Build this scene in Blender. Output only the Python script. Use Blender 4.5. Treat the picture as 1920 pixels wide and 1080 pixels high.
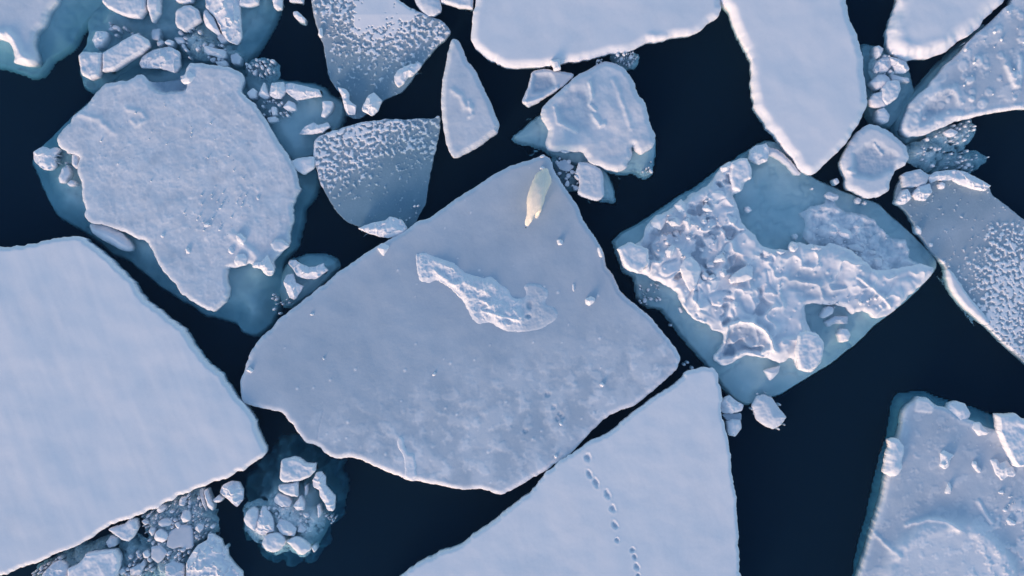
import bpy, math, random
import numpy as np
from mathutils import Vector

C = bpy.context.scene
COL = C.collection
for o in list(bpy.data.objects):
    bpy.data.objects.remove(o)

# ------------------------------------------------------------------ camera
H = 40.0                 # drone altitude above the sea
S = 0.01875              # metres per photo pixel at sea level
cd = bpy.data.cameras.new('camera')
cam = bpy.data.objects.new('camera', cd)
COL.objects.link(cam)
cam.location = (0, 0, H)
cam.rotation_euler = (0, 0, 0)
cd.sensor_width = 36
cd.lens = 40
cd.clip_start = 0.5
cd.clip_end = 3000
C.camera = cam

# ------------------------------------------------------------------ light
SUN_EL = math.radians(11.0)
sdx, sdy = -0.50, -0.87          # horizontal direction towards the sun
sl = math.hypot(sdx, sdy); sdx /= sl; sdy /= sl
to_sun = Vector((sdx * math.cos(SUN_EL), sdy * math.cos(SUN_EL), math.sin(SUN_EL)))
w = bpy.data.worlds.new('World'); C.world = w; w.use_nodes = True
nt = w.node_tree
sky = nt.nodes.new('ShaderNodeTexSky')
sky.sky_type = 'NISHITA'; sky.sun_disc = False
sky.sun_elevation = SUN_EL
sky.sun_rotation = math.atan2(sdx, sdy)
sky.air_density = 1.0; sky.dust_density = 0.6; sky.ozone_density = 2.1
nt.links.new(sky.outputs[0], nt.nodes['Background'].inputs[0])
nt.nodes['Background'].inputs[1].default_value = 0.15
ld = bpy.data.lights.new('sun', 'SUN')
ld.energy = 1.3; ld.angle = math.radians(18.0); ld.color = (1.0, 0.62, 0.42)
sun = bpy.data.objects.new('sun', ld); COL.objects.link(sun)
sun.location = to_sun * 60
sun.rotation_euler = to_sun.to_track_quat('Z', 'Y').to_euler()
C.view_settings.view_transform = 'Standard'
C.view_settings.look = 'None'
C.view_settings.gamma = 1
C.view_settings.exposure = 1.02
C.cycles.transparent_max_bounces = 16
C.cycles.max_bounces = 8
C.cycles.volume_bounces = 1

# ------------------------------------------------------------------ noise
def _h(ix, iy, s):
    n = (ix * 374761393 + iy * 668265263 + s * 974711) & 0xffffffff
    n = ((n ^ (n >> 13)) * 1274126177) & 0xffffffff
    n = ((n ^ (n >> 15)) * 1103515245) & 0xffffffff
    return ((n ^ (n >> 16)) & 0xffffff) / float(0xffffff)

def vnoise(x, y, s=0):
    fx = np.floor(x); fy = np.floor(y)
    ix = fx.astype(np.int64); iy = fy.astype(np.int64)
    tx = x - fx; ty = y - fy
    tx = tx * tx * tx * (tx * (tx * 6 - 15) + 10); ty = ty * ty * ty * (ty * (ty * 6 - 15) + 10)
    a = _h(ix, iy, s); b = _h(ix + 1, iy, s); c = _h(ix, iy + 1, s); d = _h(ix + 1, iy + 1, s)
    return (a + (b - a) * tx) * (1 - ty) + (c + (d - c) * tx) * ty

def gnoise(x, y, s=0):
    fx = np.floor(x); fy = np.floor(y)
    ix = fx.astype(np.int64); iy = fy.astype(np.int64)
    tx = x - fx; ty = y - fy
    ux = tx * tx * tx * (tx * (tx * 6 - 15) + 10); uy = ty * ty * ty * (ty * (ty * 6 - 15) + 10)
    def g(i, j):
        a = 6.2832 * _h(ix + i, iy + j, s)
        return np.cos(a) * (tx - i) + np.sin(a) * (ty - j)
    a = g(0, 0); b = g(1, 0); c = g(0, 1); d = g(1, 1)
    return 1.5 * ((a + (b - a) * ux) * (1 - uy) + (c + (d - c) * ux) * uy)

def fbm(x, y, f, o=4, s=0, g=0.5):
    r = np.zeros_like(x); a = 1.0; t = 0.0
    x, y = (x * 0.87 - y * 0.5) * f + 11.3, (x * 0.5 + y * 0.87) * f + 5.9
    for i in range(o):
        r += a * gnoise(x, y, s + i * 17); t += a
        x, y = (x * 0.8 - y * 0.6) * 2.03 + 3.1, (x * 0.6 + y * 0.8) * 2.03 + 7.7
        a *= g
    return r / t * 1.6

def voro(x, y, cell, s=0):
    x = x / cell; y = y / cell
    ix = np.floor(x).astype(np.int64); iy = np.floor(y).astype(np.int64)
    F1 = np.full(x.shape, 9.0); F2 = np.full(x.shape, 9.0)
    R = np.zeros(x.shape); DX = np.zeros(x.shape); DY = np.zeros(x.shape); R2 = np.zeros(x.shape)
    for i in (-1, 0, 1):
        for j in (-1, 0, 1):
            cx = ix + i; cy = iy + j
            px = cx + 0.1 + 0.8 * _h(cx, cy, s); py = cy + 0.1 + 0.8 * _h(cx, cy, s + 5)
            dx = x - px; dy = y - py
            d = np.sqrt(dx * dx + dy * dy)
            m = d < F1
            F2 = np.where(m, F1, np.minimum(F2, d))
            R = np.where(m, _h(cx, cy, s + 9), R); R2 = np.where(m, _h(cx, cy, s + 13), R2)
            DX = np.where(m, dx, DX); DY = np.where(m, dy, DY)
            F1 = np.where(m, d, F1)
    return F1, F2, R, R2, DX, DY

def sstep(a, b, x):
    t = np.clip((x - a) / (b - a), 0, 1)
    return t * t * (3 - 2 * t)

# ------------------------------------------------------------------ outlines
def px(t):
    """'x,y x,y ...' in photo pixels; '@ox,oy,k x,y ...' in an enlarged crop."""
    ws = t.split()
    ox = oy = 0.0; k = 1.0
    if ws[0][0] == '@':
        ox, oy, k = map(float, ws[0][1:].split(','))
        ws = ws[1:]
    p = np.array([[float(v) for v in q.split(',')] for q in ws])
    return p / k + np.array([ox, oy])

def world(p, z=0.0):
    f = S * (H - z) / H
    return np.stack([(p[:, 0] - 960) * f, (540 - p[:, 1]) * f], 1)

def roughen(p, amp, seed, step=0.10, freq=2.2, closed=True):
    q = []
    n = len(p)
    for i in range(n if closed else n - 1):
        a = p[i]; b = p[(i + 1) % n]
        L = np.hypot(*(b - a)); m = max(1, int(round(L / step)))
        for j in range(m):
            q.append(a + (b - a) * j / m)
    q = np.array(q)
    if closed:   # round the traced corners a little
        q = 0.25 * np.roll(q, 1, 0) + 0.5 * q + 0.25 * np.roll(q, -1, 0)
    nx = fbm(q[:, 0], q[:, 1], freq, 4, seed, 0.62); ny = fbm(q[:, 0], q[:, 1], freq, 4, seed + 91, 0.62)
    return q + amp * np.stack([nx, ny], 1)

def seg_d2(X, Y, a, b):
    vx, vy = b - a
    L = vx * vx + vy * vy + 1e-12
    t = np.clip(((X - a[0]) * vx + (Y - a[1]) * vy) / L, 0, 1)
    dx = X - a[0] - t * vx; dy = Y - a[1] - t * vy
    return dx * dx + dy * dy

def sdf(X, Y, P):
    d = np.full(X.shape, 1e9); ins = np.zeros(X.shape, bool)
    n = len(P)
    for i in range(n):
        a = P[i]; b = P[(i + 1) % n]
        d = np.minimum(d, seg_d2(X, Y, a, b))
        if a[1] != b[1]:
            c = (a[1] > Y) != (b[1] > Y)
            ins ^= c & (X < (b[0] - a[0]) * (Y - a[1]) / (b[1] - a[1]) + a[0])
    d = np.sqrt(d)
    return np.where(ins, d, -d)

def pl_dist(X, Y, P):
    d = np.full(X.shape, 1e9)
    for i in range(len(P) - 1):
        d = np.minimum(d, seg_d2(X, Y, P[i], P[i + 1]))
    return np.sqrt(d)

# ------------------------------------------------------------------ materials
def new_mat(name):
    m = bpy.data.materials.new(name); m.use_nodes = True
    return m, m.node_tree.nodes, m.node_tree.links

def ice_material(name, ice, snow, rough_ice=0.35, bump=0.09):
    m, N, L = new_mat(name)
    b = N['Principled BSDF']
    at = N.new('ShaderNodeAttribute'); at.attribute_name = 'snow'
    tc = N.new('ShaderNodeTexCoord')
    n1 = N.new('ShaderNodeTexNoise'); n1.inputs['Scale'].default_value = 1.3; n1.inputs['Detail'].default_value = 6
    n2 = N.new('ShaderNodeTexNoise'); n2.inputs['Scale'].default_value = 14; n2.inputs['Detail'].default_value = 5
    L.new(tc.outputs['Object'], n1.inputs['Vector']); L.new(tc.outputs['Object'], n2.inputs['Vector'])
    a1 = N.new('ShaderNodeMath'); a1.operation = 'MULTIPLY_ADD'
    L.new(n1.outputs[0], a1.inputs[0]); a1.inputs[1].default_value = 0.22
    L.new(at.outputs['Fac'], a1.inputs[2])
    a2 = N.new('ShaderNodeMath'); a2.operation = 'MULTIPLY_ADD'
    L.new(n2.outputs[0], a2.inputs[0]); a2.inputs[1].default_value = 0.16
    L.new(a1.outputs[0], a2.inputs[2])
    a3 = N.new('ShaderNodeMath'); a3.operation = 'SUBTRACT'; a3.use_clamp = True
    L.new(a2.outputs[0], a3.inputs[0]); a3.inputs[1].default_value = 0.19
    mx = N.new('ShaderNodeMix'); mx.data_type = 'RGBA'
    L.new(a3.outputs[0], mx.inputs[0])
    mx.inputs[6].default_value = (*ice, 1); mx.inputs[7].default_value = (*snow, 1)
    L.new(mx.outputs[2], b.inputs['Base Color'])
    r = N.new('ShaderNodeMapRange'); L.new(a3.outputs[0], r.inputs[0])
    r.inputs[3].default_value = rough_ice; r.inputs[4].default_value = 0.85
    L.new(r.outputs[0], b.inputs['Roughness'])
    b.inputs['Specular IOR Level'].default_value = 0.25
    n3 = N.new('ShaderNodeTexNoise'); n3.inputs['Scale'].default_value = 9; n3.inputs['Detail'].default_value = 8
    n3.inputs['Roughness'].default_value = 0.65
    L.new(tc.outputs['Object'], n3.inputs['Vector'])
    bp = N.new('ShaderNodeBump'); bp.inputs['Strength'].default_value = bump; bp.inputs['Distance'].default_value = 0.05
    L.new(n3.outputs[0], bp.inputs['Height']); L.new(bp.outputs[0], b.inputs['Normal'])
    return m

SNOW = (0.81, 0.80, 0.83)
M_ICE = ice_material('snowy_ice', (0.36, 0.44, 0.53), SNOW)
M_SPECK = ice_material('thin_wet_ice', (0.20, 0.29, 0.36), SNOW, bump=0.06)
M_SOFT = ice_material('smooth_snow', (0.36, 0.44, 0.53), SNOW, bump=0.03)
M_SUB = ice_material('submerged_ice', (0.55, 0.66, 0.70), (0.80, 0.84, 0.84), bump=0.1)

m, N, L = new_mat('sea_water'); M_WATER = m
for n in list(N):
    if n.type != 'OUTPUT_MATERIAL': N.remove(n)
out = [n for n in N if n.type == 'OUTPUT_MATERIAL'][0]
tr = N.new('ShaderNodeBsdfTransparent'); gl = N.new('ShaderNodeBsdfGlossy'); gl.inputs['Roughness'].default_value = 0.04
fr = N.new('ShaderNodeFresnel'); fr.inputs[0].default_value = 1.33
mx = N.new('ShaderNodeMixShader')
tc = N.new('ShaderNodeTexCoord'); nz = N.new('ShaderNodeTexNoise'); nz.inputs['Scale'].default_value = 1.6; nz.inputs['Detail'].default_value = 4
bp = N.new('ShaderNodeBump'); bp.inputs['Strength'].default_value = 0.3; bp.inputs['Distance'].default_value = 0.03
L.new(tc.outputs['Object'], nz.inputs['Vector']); L.new(nz.outputs[0], bp.inputs['Height']); L.new(bp.outputs[0], gl.inputs['Normal'])
ge = N.new('ShaderNodeNewGeometry'); inv = N.new('ShaderNodeMath'); inv.operation = 'SUBTRACT'; inv.inputs[0].default_value = 1.0
L.new(ge.outputs['Backfacing'], inv.inputs[1]); mul = N.new('ShaderNodeMath'); mul.operation = 'MULTIPLY'
L.new(inv.outputs[0], mul.inputs[0]); L.new(fr.outputs[0], mul.inputs[1]); L.new(mul.outputs[0], mx.inputs[0]); L.new(tr.outputs[0], mx.inputs[1]); L.new(gl.outputs[0], mx.inputs[2])
L.new(mx.outputs[0], out.inputs['Surface'])
va = N.new('ShaderNodeVolumeAbsorption'); va.inputs['Color'].default_value = (0.24, 0.60, 0.69, 1); va.inputs['Density'].default_value = 0.95
vs = N.new('ShaderNodeVolumeScatter'); vs.inputs['Color'].default_value = (0.27, 0.58, 1, 1); vs.inputs['Density'].default_value = 0.068
ad = N.new('ShaderNodeAddShader'); L.new(va.outputs[0], ad.inputs[0]); L.new(vs.outputs[0], ad.inputs[1])
L.new(ad.outputs[0], out.inputs['Volume'])

# ------------------------------------------------------------------ mesh builder
COLLECT = None
GRIDS = []          # built height grids, for resting chunks on them

def height_at(x, y, default=0.0):
    best = default
    for (x0, y0, h, Z) in GRIDS:
        i = int(round((x - x0) / h)); j = int(round((y - y0) / h))
        if 0 <= j < Z.shape[0] and 0 <= i < Z.shape[1] and Z[j, i] > best:
            best = float(Z[j, i])
    return best

def grid_mesh(name, mat, P, h, margin, fn, parent=None, z_cut=None, keep=True, loc=None, tuck=None, zmin=None, fold=3.0):
    x0, y0 = P.min(0) - margin - h; x1, y1 = P.max(0) + margin + h
    lim = 24.0
    x0 = max(x0, -lim); x1 = min(x1, lim); y0 = max(y0, -lim * 0.7); y1 = min(y1, lim * 0.7)
    xs = np.arange(x0, x1 + h, h); ys = np.arange(y0, y1 + h, h)
    X, Y = np.meshgrid(xs, ys)
    d = sdf(X, Y, P)
    gy, gx = np.gradient(d, h)
    sn = np.abs(d) < 0.5 * h                      # put the rim exactly on the outline
    X = np.where(sn, X - d * gx, X); Y = np.where(sn, Y - d * gy, Y)
    d = np.where(sn, 0.0, d)
    Z, A = fn(X, Y, d)
    ok = d > -margin
    if tuck is not None:                          # the wall below the rim leans back under the ice
        t = np.clip(-tuck - d, 0, None)
        X = X + fold * t * gx; Y = Y + fold * t * gy
        if zmin is not None:
            Z = np.maximum(Z, zmin)
    if z_cut is not None:
        ok &= Z > z_cut
    if keep:
        GRIDS.append((x0, y0, h, np.where(d > -0.02, Z, -9)))
    cell = ok[:-1, :-1] & ok[1:, :-1] & ok[:-1, 1:] & ok[1:, 1:]
    idx = np.arange(X.size).reshape(X.shape)
    q = np.stack([idx[:-1, :-1][cell], idx[:-1, 1:][cell], idx[1:, 1:][cell], idx[1:, :-1][cell]], 1)
    used = np.unique(q)
    if len(used) == 0:
        return None
    remap = np.full(X.size, -1); remap[used] = np.arange(len(used))
    q = remap[q]
    co = np.stack([X.ravel()[used], Y.ravel()[used], Z.ravel()[used]], 1)
    if COLLECT is not None:
        COLLECT.append((co, q, np.broadcast_to(A, X.shape).ravel()[used])); return True
    o_at = np.array([0.0, 0.0, 0.0])
    if parent is None:
        o_at = np.array([*P.mean(0), max(0.0, height_at(*P.mean(0)) if z_cut is not None else 0.0)]) if loc is None else np.array(loc)
    co = co - o_at
    return make_obj(name, mat, co, q, np.broadcast_to(A, X.shape).ravel()[used], o_at, parent)

def make_obj(name, mat, co, q, att, o_at, parent=None):
    me = bpy.data.meshes.new(name)
    me.vertices.add(len(co)); me.vertices.foreach_set('co', co.ravel().astype(np.float32))
    me.loops.add(len(q) * 4); me.loops.foreach_set('vertex_index', q.ravel().astype(np.int32))
    me.polygons.add(len(q))
    me.polygons.foreach_set('loop_start', (np.arange(len(q)) * 4).astype(np.int32))
    me.polygons.foreach_set('loop_total', np.full(len(q), 4, np.int32))
    me.polygons.foreach_set('use_smooth', np.ones(len(q), bool))
    a = me.attributes.new('snow', 'FLOAT', 'POINT')
    a.data.foreach_set('value', att.astype(np.float32))
    me.update(calc_edges=True); me.validate()
    me.materials.append(mat)
    o = bpy.data.objects.new(name, me); COL.objects.link(o)
    o.location = o_at
    if parent is not None:
        o.parent = parent
        # parts keep world coordinates: cancel the parent's offset
        o.location = -np.array(parent.location)
    return o

def tag(o, label=None, cat=None, group=None, kind=None):
    if label: o['label'] = label
    if cat: o['category'] = cat
    if group: o['group'] = group
    if kind: o['kind'] = kind
    return o

def wall(d, zt, bevel, bw, steep=14.0, foot=-9, under=9.0):
    zi = zt - bevel * np.clip(1 - d / bw, 0, 1) ** 2
    ze = (zt - bevel) + steep * d
    db = (foot - (zt - bevel)) / steep
    zo = np.where(d < db, foot + under * (d - db), ze)
    return np.where(d >= 0, zi, zo)

SEED = [100]
def nseed():
    SEED[0] += 37
    return SEED[0]

def top_field(name, mat, outline, zt=0.30, bevel=0.10, bw=0.18, rough=0.05, h=0.04, und=0.02, uf=0.5,
              fine=0.008, ff=3.0, snow=0.95, mott=0.1, mf=0.8, patches=(), ridges=(), rubble=None,
              speck=None, extra=None, parent=None, rfreq=2.2, aniso=None, margin=0.15, keep=True, steep=14.0, pits=()):
    sd = nseed()
    P = roughen(roughen(world(px(outline), zt), rough, sd, freq=rfreq), 0.015 + rough * 0.25, sd + 5, step=0.05, freq=6)
    pat = [(roughen(world(px(a), zt), r, sd + 3 + i, freq=3.0), hh, ew, sv) for i, (a, hh, ew, sv, r) in enumerate(patches)]
    rid = [(roughen(world(px(a), zt), 0.03, sd + 50 + i, closed=False, freq=3), ww, hh, sv) for i, (a, ww, hh, sv) in enumerate(ridges)]
    def fn(X, Y, d):
        W = 0.10 * fbm(X, Y, 1.2, 3, sd + 400)
        zt_l = zt + und * fbm(X, Y, uf, 3, sd + 7)
        Z = wall(d, zt_l, bevel * np.clip(1 + 0.6 * fbm(X, Y, 0.6, 2, sd + 8) + 0.35 * fbm(X, Y, 1.8, 4, sd + 14), 0.15, 2.0), bw)
        A = snow + mott * fbm(X, Y, mf, 5, sd + 9, 0.6)
        inn = sstep(0.0, 0.12, d)
        Zf = 0.5 * fine * fbm(X, Y, ff, 4, sd + 11, 0.6)
        if aniso:
            ang, fa, fb, am = aniso
            u = X * math.cos(ang) + Y * math.sin(ang); v = -X * math.sin(ang) + Y * math.cos(ang)
            Zf = Zf + am * fbm(u * fa, v * fb, 1.0, 3, sd + 12)
        Z = Z + Zf * np.where(d > -0.1, 0.3 + 0.7 * inn, 0)
        for (Q, hh, ew, sv) in pat:
            dq = sdf(X, Y, Q)
            t = sstep(-ew * 0.5, ew, dq) * inn
            lump = 0.5 + 0.5 * fbm(X, Y, 2.5, 4, sd + 60, 0.6)
            Z = Z + hh * t * (0.55 + 0.45 * lump)
            if sv is not None:
                A = A + (sv - A) * sstep(-ew * 0.3, ew * 0.5, dq)
        for (Q, ww, hh, sv) in rid:
            dq = pl_dist(X, Y, Q)
            t = np.exp(-(dq / ww) ** 2) * (0.75 + 0.25 * fbm(X, Y, 4, 3, sd + 61))
            Z = Z + hh * t * np.where(d > -0.05, 1, 0)
            if sv is not None:
                A = A + (sv - A) * np.clip(t, 0, 1)
        if rubble:
            for (cell, amp, tilt, msk) in rubble:
                wx = X + 0.6 * cell * fbm(X, Y, 1.2 / cell * 0.5, 2, sd + 70); wy = Y + 0.6 * cell * fbm(X, Y, 0.6 / cell, 2, sd + 71)
                F1, F2, R, R2, DX, DY = voro(wx, wy, cell, sd + int(cell * 100))
                e = sstep(0.0, 0.35, F2 - F1)
                g = R * 6.283
                hh = (R2 - 0.4) * amp + tilt * cell * (DX * np.cos(g) + DY * np.sin(g)) * (0.3 + R)
                k = inn * (msk(X, Y) if msk else 1.0)
                Z = Z + k * (hh * e - 0.2 * amp * (1 - e))
                A = A + k * ((R2 - 0.45) * 0.35 - 0.14 * (1 - e))
        if speck:
            Z, A = speck(X, Y, d, Z, A, sd)
        if extra:
            Z, A = extra(X, Y, d, Z, A, sd)
        return Z, np.clip(A, 0, 1.3)
    return grid_mesh(name, mat, P, h, margin, fn, parent=parent, keep=keep, tuck=0.012, zmin=-0.6)

def shelf_field(name, outline, z_in=-0.35, z_edge=-0.6, w=0.8, parent=None, rough=0.06, h=0.07, snow=0.5, under=2.6,
                bumps=0.06, margin=0.7, tilt=None, clumps=0.0, lim_snow=0.5):
    sd = nseed()
    P = roughen(world(px(outline), -0.3), rough, sd, freq=1.3)
    c = P.mean(0)
    def fn(X, Y, d):
        t = sstep(0, w, d)
        Z = z_edge + (z_in - z_edge) * t
        if tilt:
            Z = Z + tilt[0] * (X - c[0]) + tilt[1] * (Y - c[1])
        Z = Z + bumps * fbm(X, Y, 0.9, 4, sd + 3)
        if clumps:
            Z = Z + clumps * np.maximum(fbm(X, Y, 1.8, 4, sd + 5, 0.6), -0.6)
        Z = np.minimum(Z, -0.05)
        Z = np.where(d < 0, Z + under * d, Z)
        cr = np.exp(-12 * np.abs(fbm(X, Y, 0.5, 4, sd + 6, 0.6)))
        Z = Z - 0.05 * cr * (d > 0)
        return Z, snow + lim_snow * fbm(X, Y, 0.9, 5, sd + 4, 0.65) - 0.25 * cr
    return grid_mesh(name, M_SUB, P, h, margin, fn, parent=parent, keep=False, tuck=0.16, zmin=z_edge - 0.35)

def root(name, at_px, label, cat='ice floe', group=None, z=0.0):
    e = bpy.data.objects.new(name, None); COL.objects.link(e)
    x, y = world(np.array([at_px], float))[0]
    e.location = (x, y, z); e.empty_display_size = 0.3
    return tag(e, label, cat, group)

# ------------------------------------------------------------------ sea
me = bpy.data.meshes.new('sea_water')
R_ = 600.0; zb = -9.0
v = [(-R_, -R_, zb), (R_, -R_, zb), (R_, R_, zb), (-R_, R_, zb), (-R_, -R_, 0), (R_, -R_, 0), (R_, R_, 0), (-R_, R_, 0)]
f = [(3, 2, 1, 0), (4, 5, 6, 7), (0, 1, 5, 4), (1, 2, 6, 5), (2, 3, 7, 6), (3, 0, 4, 7)]
me.from_pydata(v, [], f); me.update(); me.materials.append(M_WATER)
o = bpy.data.objects.new('sea_water', me); COL.objects.link(o); tag(o, kind='structure')
me = bpy.data.meshes.new('sea_bed')
me.from_pydata([(-R_, -R_, zb - 0.5), (R_, -R_, zb - 0.5), (R_, R_, zb - 0.5), (-R_, R_, zb - 0.5)], [], [(0, 1, 2, 3)])
m, N, L = new_mat('sea_bed_mud'); N['Principled BSDF'].inputs['Base Color'].default_value = (0.03, 0.05, 0.07, 1)
me.materials.append(m)
o = bpy.data.objects.new('sea_bed', me); COL.objects.link(o); tag(o, kind='structure')

# ================================================================== ICE FLOES
# ---- large smooth snow floe, lower left
tag(top_field('snow_floe', M_SOFT, '-150,470 -60,463 0,463 40,460 80,452 110,446 137,441 153,444 165,455 185,468 200,480 211,493 228,508 250,530 262,552 285,572 305,585 322,602 336,609 350,627 358,640 372,660 388,682 410,697 425,718 440,742 455,755 466,768 478,790 481,805 490,825 498,845 497,850 480,865 465,876 430,895 390,908 360,920 330,932 300,948 265,964 240,973 205,985 180,1005 150,1020 115,1034 80,1050 40,1065 0,1080 -60,1100 -150,1130',
    zt=0.34, bevel=0.10, bw=0.15, rough=0.06, rfreq=3, h=0.04, und=0.035, uf=0.35, fine=0.004, ff=2.5, snow=0.98, mott=0.06, mf=0.4,
    aniso=(math.radians(-68), 0.12, 1.3, 0.006)),
    'huge smooth white snow floe filling the left side of the picture', 'ice floe')

# ---- top middle snow floe
tag(top_field('snow_floe', M_SOFT, '899,-90 893,0 885,37 882,77 897,93 917,110 947,122 960,125 1000,125 1027,122 1050,118 1100,110 1147,98 1180,95 1215,77 1240,76 1257,70 1293,65 1322,53 1330,40 1348,30 1353,13 1353,0 1352,-90',
    zt=0.34, bevel=0.15, bw=0.28, rough=0.045, h=0.045, und=0.03, uf=0.4, fine=0.005, snow=0.98, mott=0.06,
    ridges=[('1220,70 1245,70 1258,66', 0.12, 0.08, 1.1)]),
    'smooth white snow floe cut by the top edge, broad and nearly rectangular, at the middle', 'ice floe')

# ---- tall snow tongue, upper right
tag(top_field('snow_floe', M_SOFT, '1340,-90 1355,0 1370,20 1380,50 1393,80 1410,113 1411,153 1417,197 1440,237 1460,260 1487,293 1500,317 1523,328 1537,322 1550,303 1587,273 1607,240 1623,213 1630,193 1625,160 1620,100 1607,63 1597,33 1590,0 1588,-90',
    zt=0.38, bevel=0.19, bw=0.30, rough=0.05, h=0.045, und=0.03, uf=0.4, fine=0.005, snow=1.0, mott=0.05, steep=7),
    'tall smooth white snow floe tapering to a point beside the rubble-covered diamond floe', 'ice floe')

# ---- top right snow floe with bright warm lower rim
tag(top_field('snow_floe', M_SOFT, '1697,-90 1687,0 1677,27 1667,53 1670,83 1675,97 1697,113 1723,108 1750,105 1773,97 1807,72 1833,55 1860,23 1887,3 1910,-40 1930,-90',
    zt=0.40, bevel=0.25, bw=0.55, rough=0.05, h=0.045, und=0.03, uf=0.5, fine=0.006, snow=1.0, mott=0.05,
    ridges=[('1680,40 1688,75 1705,92 1745,90 1790,70', 0.22, 0.07, 1.1)]),
    'smooth snow floe at the top right edge with a glowing cream lower rim', 'ice floe')

# ---- bottom floe with bear tracks
TRK = [(1102, 858, 8, 12), (1105, 888, 6, 11), (1117, 905, 7, 12), (1139, 927, 7, 12), (1148, 953, 7, 11), (1152, 984, 7, 11), (1157, 1013, 5, 7),
       (1186, 1031, 6, 7), (1190, 1044, 5, 7), (1194, 1062, 7, 9), (1197, 1078, 5, 6), (1212, 1098, 6, 9)]
def tracks(X, Y, d, Z, A, sd):
    for (a, b, rx, ry) in TRK:
        c = world(np.array([[a, b]], float), 0.33)[0]
        u = (X - c[0]); v = (Y - c[1])
        an = math.radians(24)
        p = u * math.cos(an) + v * math.sin(an); q = -u * math.sin(an) + v * math.cos(an)
        r = np.sqrt((p / (0.72 * rx * S)) ** 2 + (q / (0.74 * ry * S)) ** 2) + 0.30 * fbm(X, Y, 6, 2, int(a))
        k = 1 - sstep(0.3, 1.15, r)
        Z = Z - 0.06 * k + 0.006 * np.exp(-((r - 1.35) / 0.3) ** 2)
        A = A - 0.28 * k * (0.6 + 0.8 * ((int(b) * 7) % 10) / 10)
    return Z, A
tag(top_field('snow_floe', M_SOFT, '1267,720 1247,733 1220,750 1190,773 1157,800 1140,815 1107,827 1087,843 1057,860 1023,887 1000,920 977,937 960,950 927,977 897,997 853,1030 830,1033 780,1060 745,1085 690,1150 1400,1150 1393,1110 1388,1073 1385,1003 1380,927 1373,893 1370,847 1360,803 1350,767 1357,743 1350,720 1347,700 1337,690 1323,688 1290,697',
    zt=0.33, bevel=0.07, bw=0.13, rough=0.055, rfreq=3.5, h=0.03, und=0.03, uf=0.4, fine=0.005, snow=0.98, mott=0.05, extra=tracks,
    patches=[('1338,696 1350,720 1352,765 1362,803 1374,860 1386,860 1372,800 1362,700', -0.08, 0.15, None, 0.02)]),
    'smooth white snow floe at the bottom with a line of bear paw prints crossing it', 'ice floe')

# ---- central grey-blue floe under the bear
def centre_extra(X, Y, d, Z, A, sd):
    # whiter crusts of old snow spread over the lower right
    u = (X / S + 960); v = (540 - Y / S)
    m = sstep(0, 1, ((v - 640) / 200 + (u - 760) / 700)) * sstep(480, 640, v)
    n = fbm(X, Y, 0.75, 5, sd + 200, 0.6)
    t = sstep(-0.3, 0.4, n + 0.05) * m
    A = A + 0.32 * t; Z = Z + 0.012 * t
    n2 = fbm(X, Y, 1.9, 4, sd + 230, 0.6)
    t2 = sstep(0.05, 0.45, n2) * m
    A = A + 0.26 * t2; Z = Z + 0.008 * t2
    # fine white flecks of rime
    F1, F2, R, R2, DX, DY = voro(X, Y, 0.45, sd + 210)
    k = (R > 0.88) * np.clip(1 - F1 / (0.05 + 0.10 * R2), 0, 1) * sstep(0.1, 0.4, d)
    Z = Z + 0.02 * k; A = A + 0.6 * sstep(0, 0.5, k)
    # thin snow-dusted rim
    A = A + 0.38 * np.exp(-(d / 0.12) ** 2) + 0.10 * np.exp(-(d / 0.7) ** 2)
    # small old paw marks
    for (a, b) in [(1027, 740), (1038, 763), (1050, 776), (1046, 785), (1054, 782), (985, 808)]:
        c = world(np.array([[a, b]], float), 0.22)[0]
        r = np.hypot(X - c[0], Y - c[1]) / 0.085
        A = A - 0.22 * np.exp(-((r - 0.9) / 0.35) ** 2); Z = Z - 0.02 * (r < 1)
    # hairline crack
    c = pl_dist(X, Y, world(px('607,768 598,800 592,838'), 0.22))
    Z = Z - 0.012 * np.exp(-(c / 0.02) ** 2); A = A - 0.07 * np.exp(-(c / 0.025) ** 2)
    return Z, A
r_c = root('ice_floe', (870, 640), 'big smooth grey-blue floe at the centre that the polar bear stands on')
top_field('ice_slab', M_ICE, '448,715 455,700 467,665 480,640 507,617 520,600 597,540 647,500 693,470 727,450 763,430 783,413 803,410 830,390 870,362 900,345 940,318 960,310 1010,293 1023,290 1033,300 1040,320 1063,357 1083,383 1090,407 1120,450 1130,467 1137,500 1152,517 1163,547 1190,570 1220,593 1243,623 1273,660 1277,670 1270,693 1240,720 1200,753 1187,763 1167,767 1127,790 1093,827 1067,853 1027,880 987,903 960,920 937,928 903,917 867,919 780,903 767,903 757,897 720,883 680,863 660,858 623,860 593,835 573,832 543,790 527,773 480,763 453,757 450,740',
    zt=0.22, bevel=0.09, bw=0.18, rough=0.035, h=0.036, und=0.02, uf=0.45, fine=0.006, ff=2.5, snow=0.22, mott=0.13, mf=0.45,
    extra=centre_extra, parent=r_c)
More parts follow.
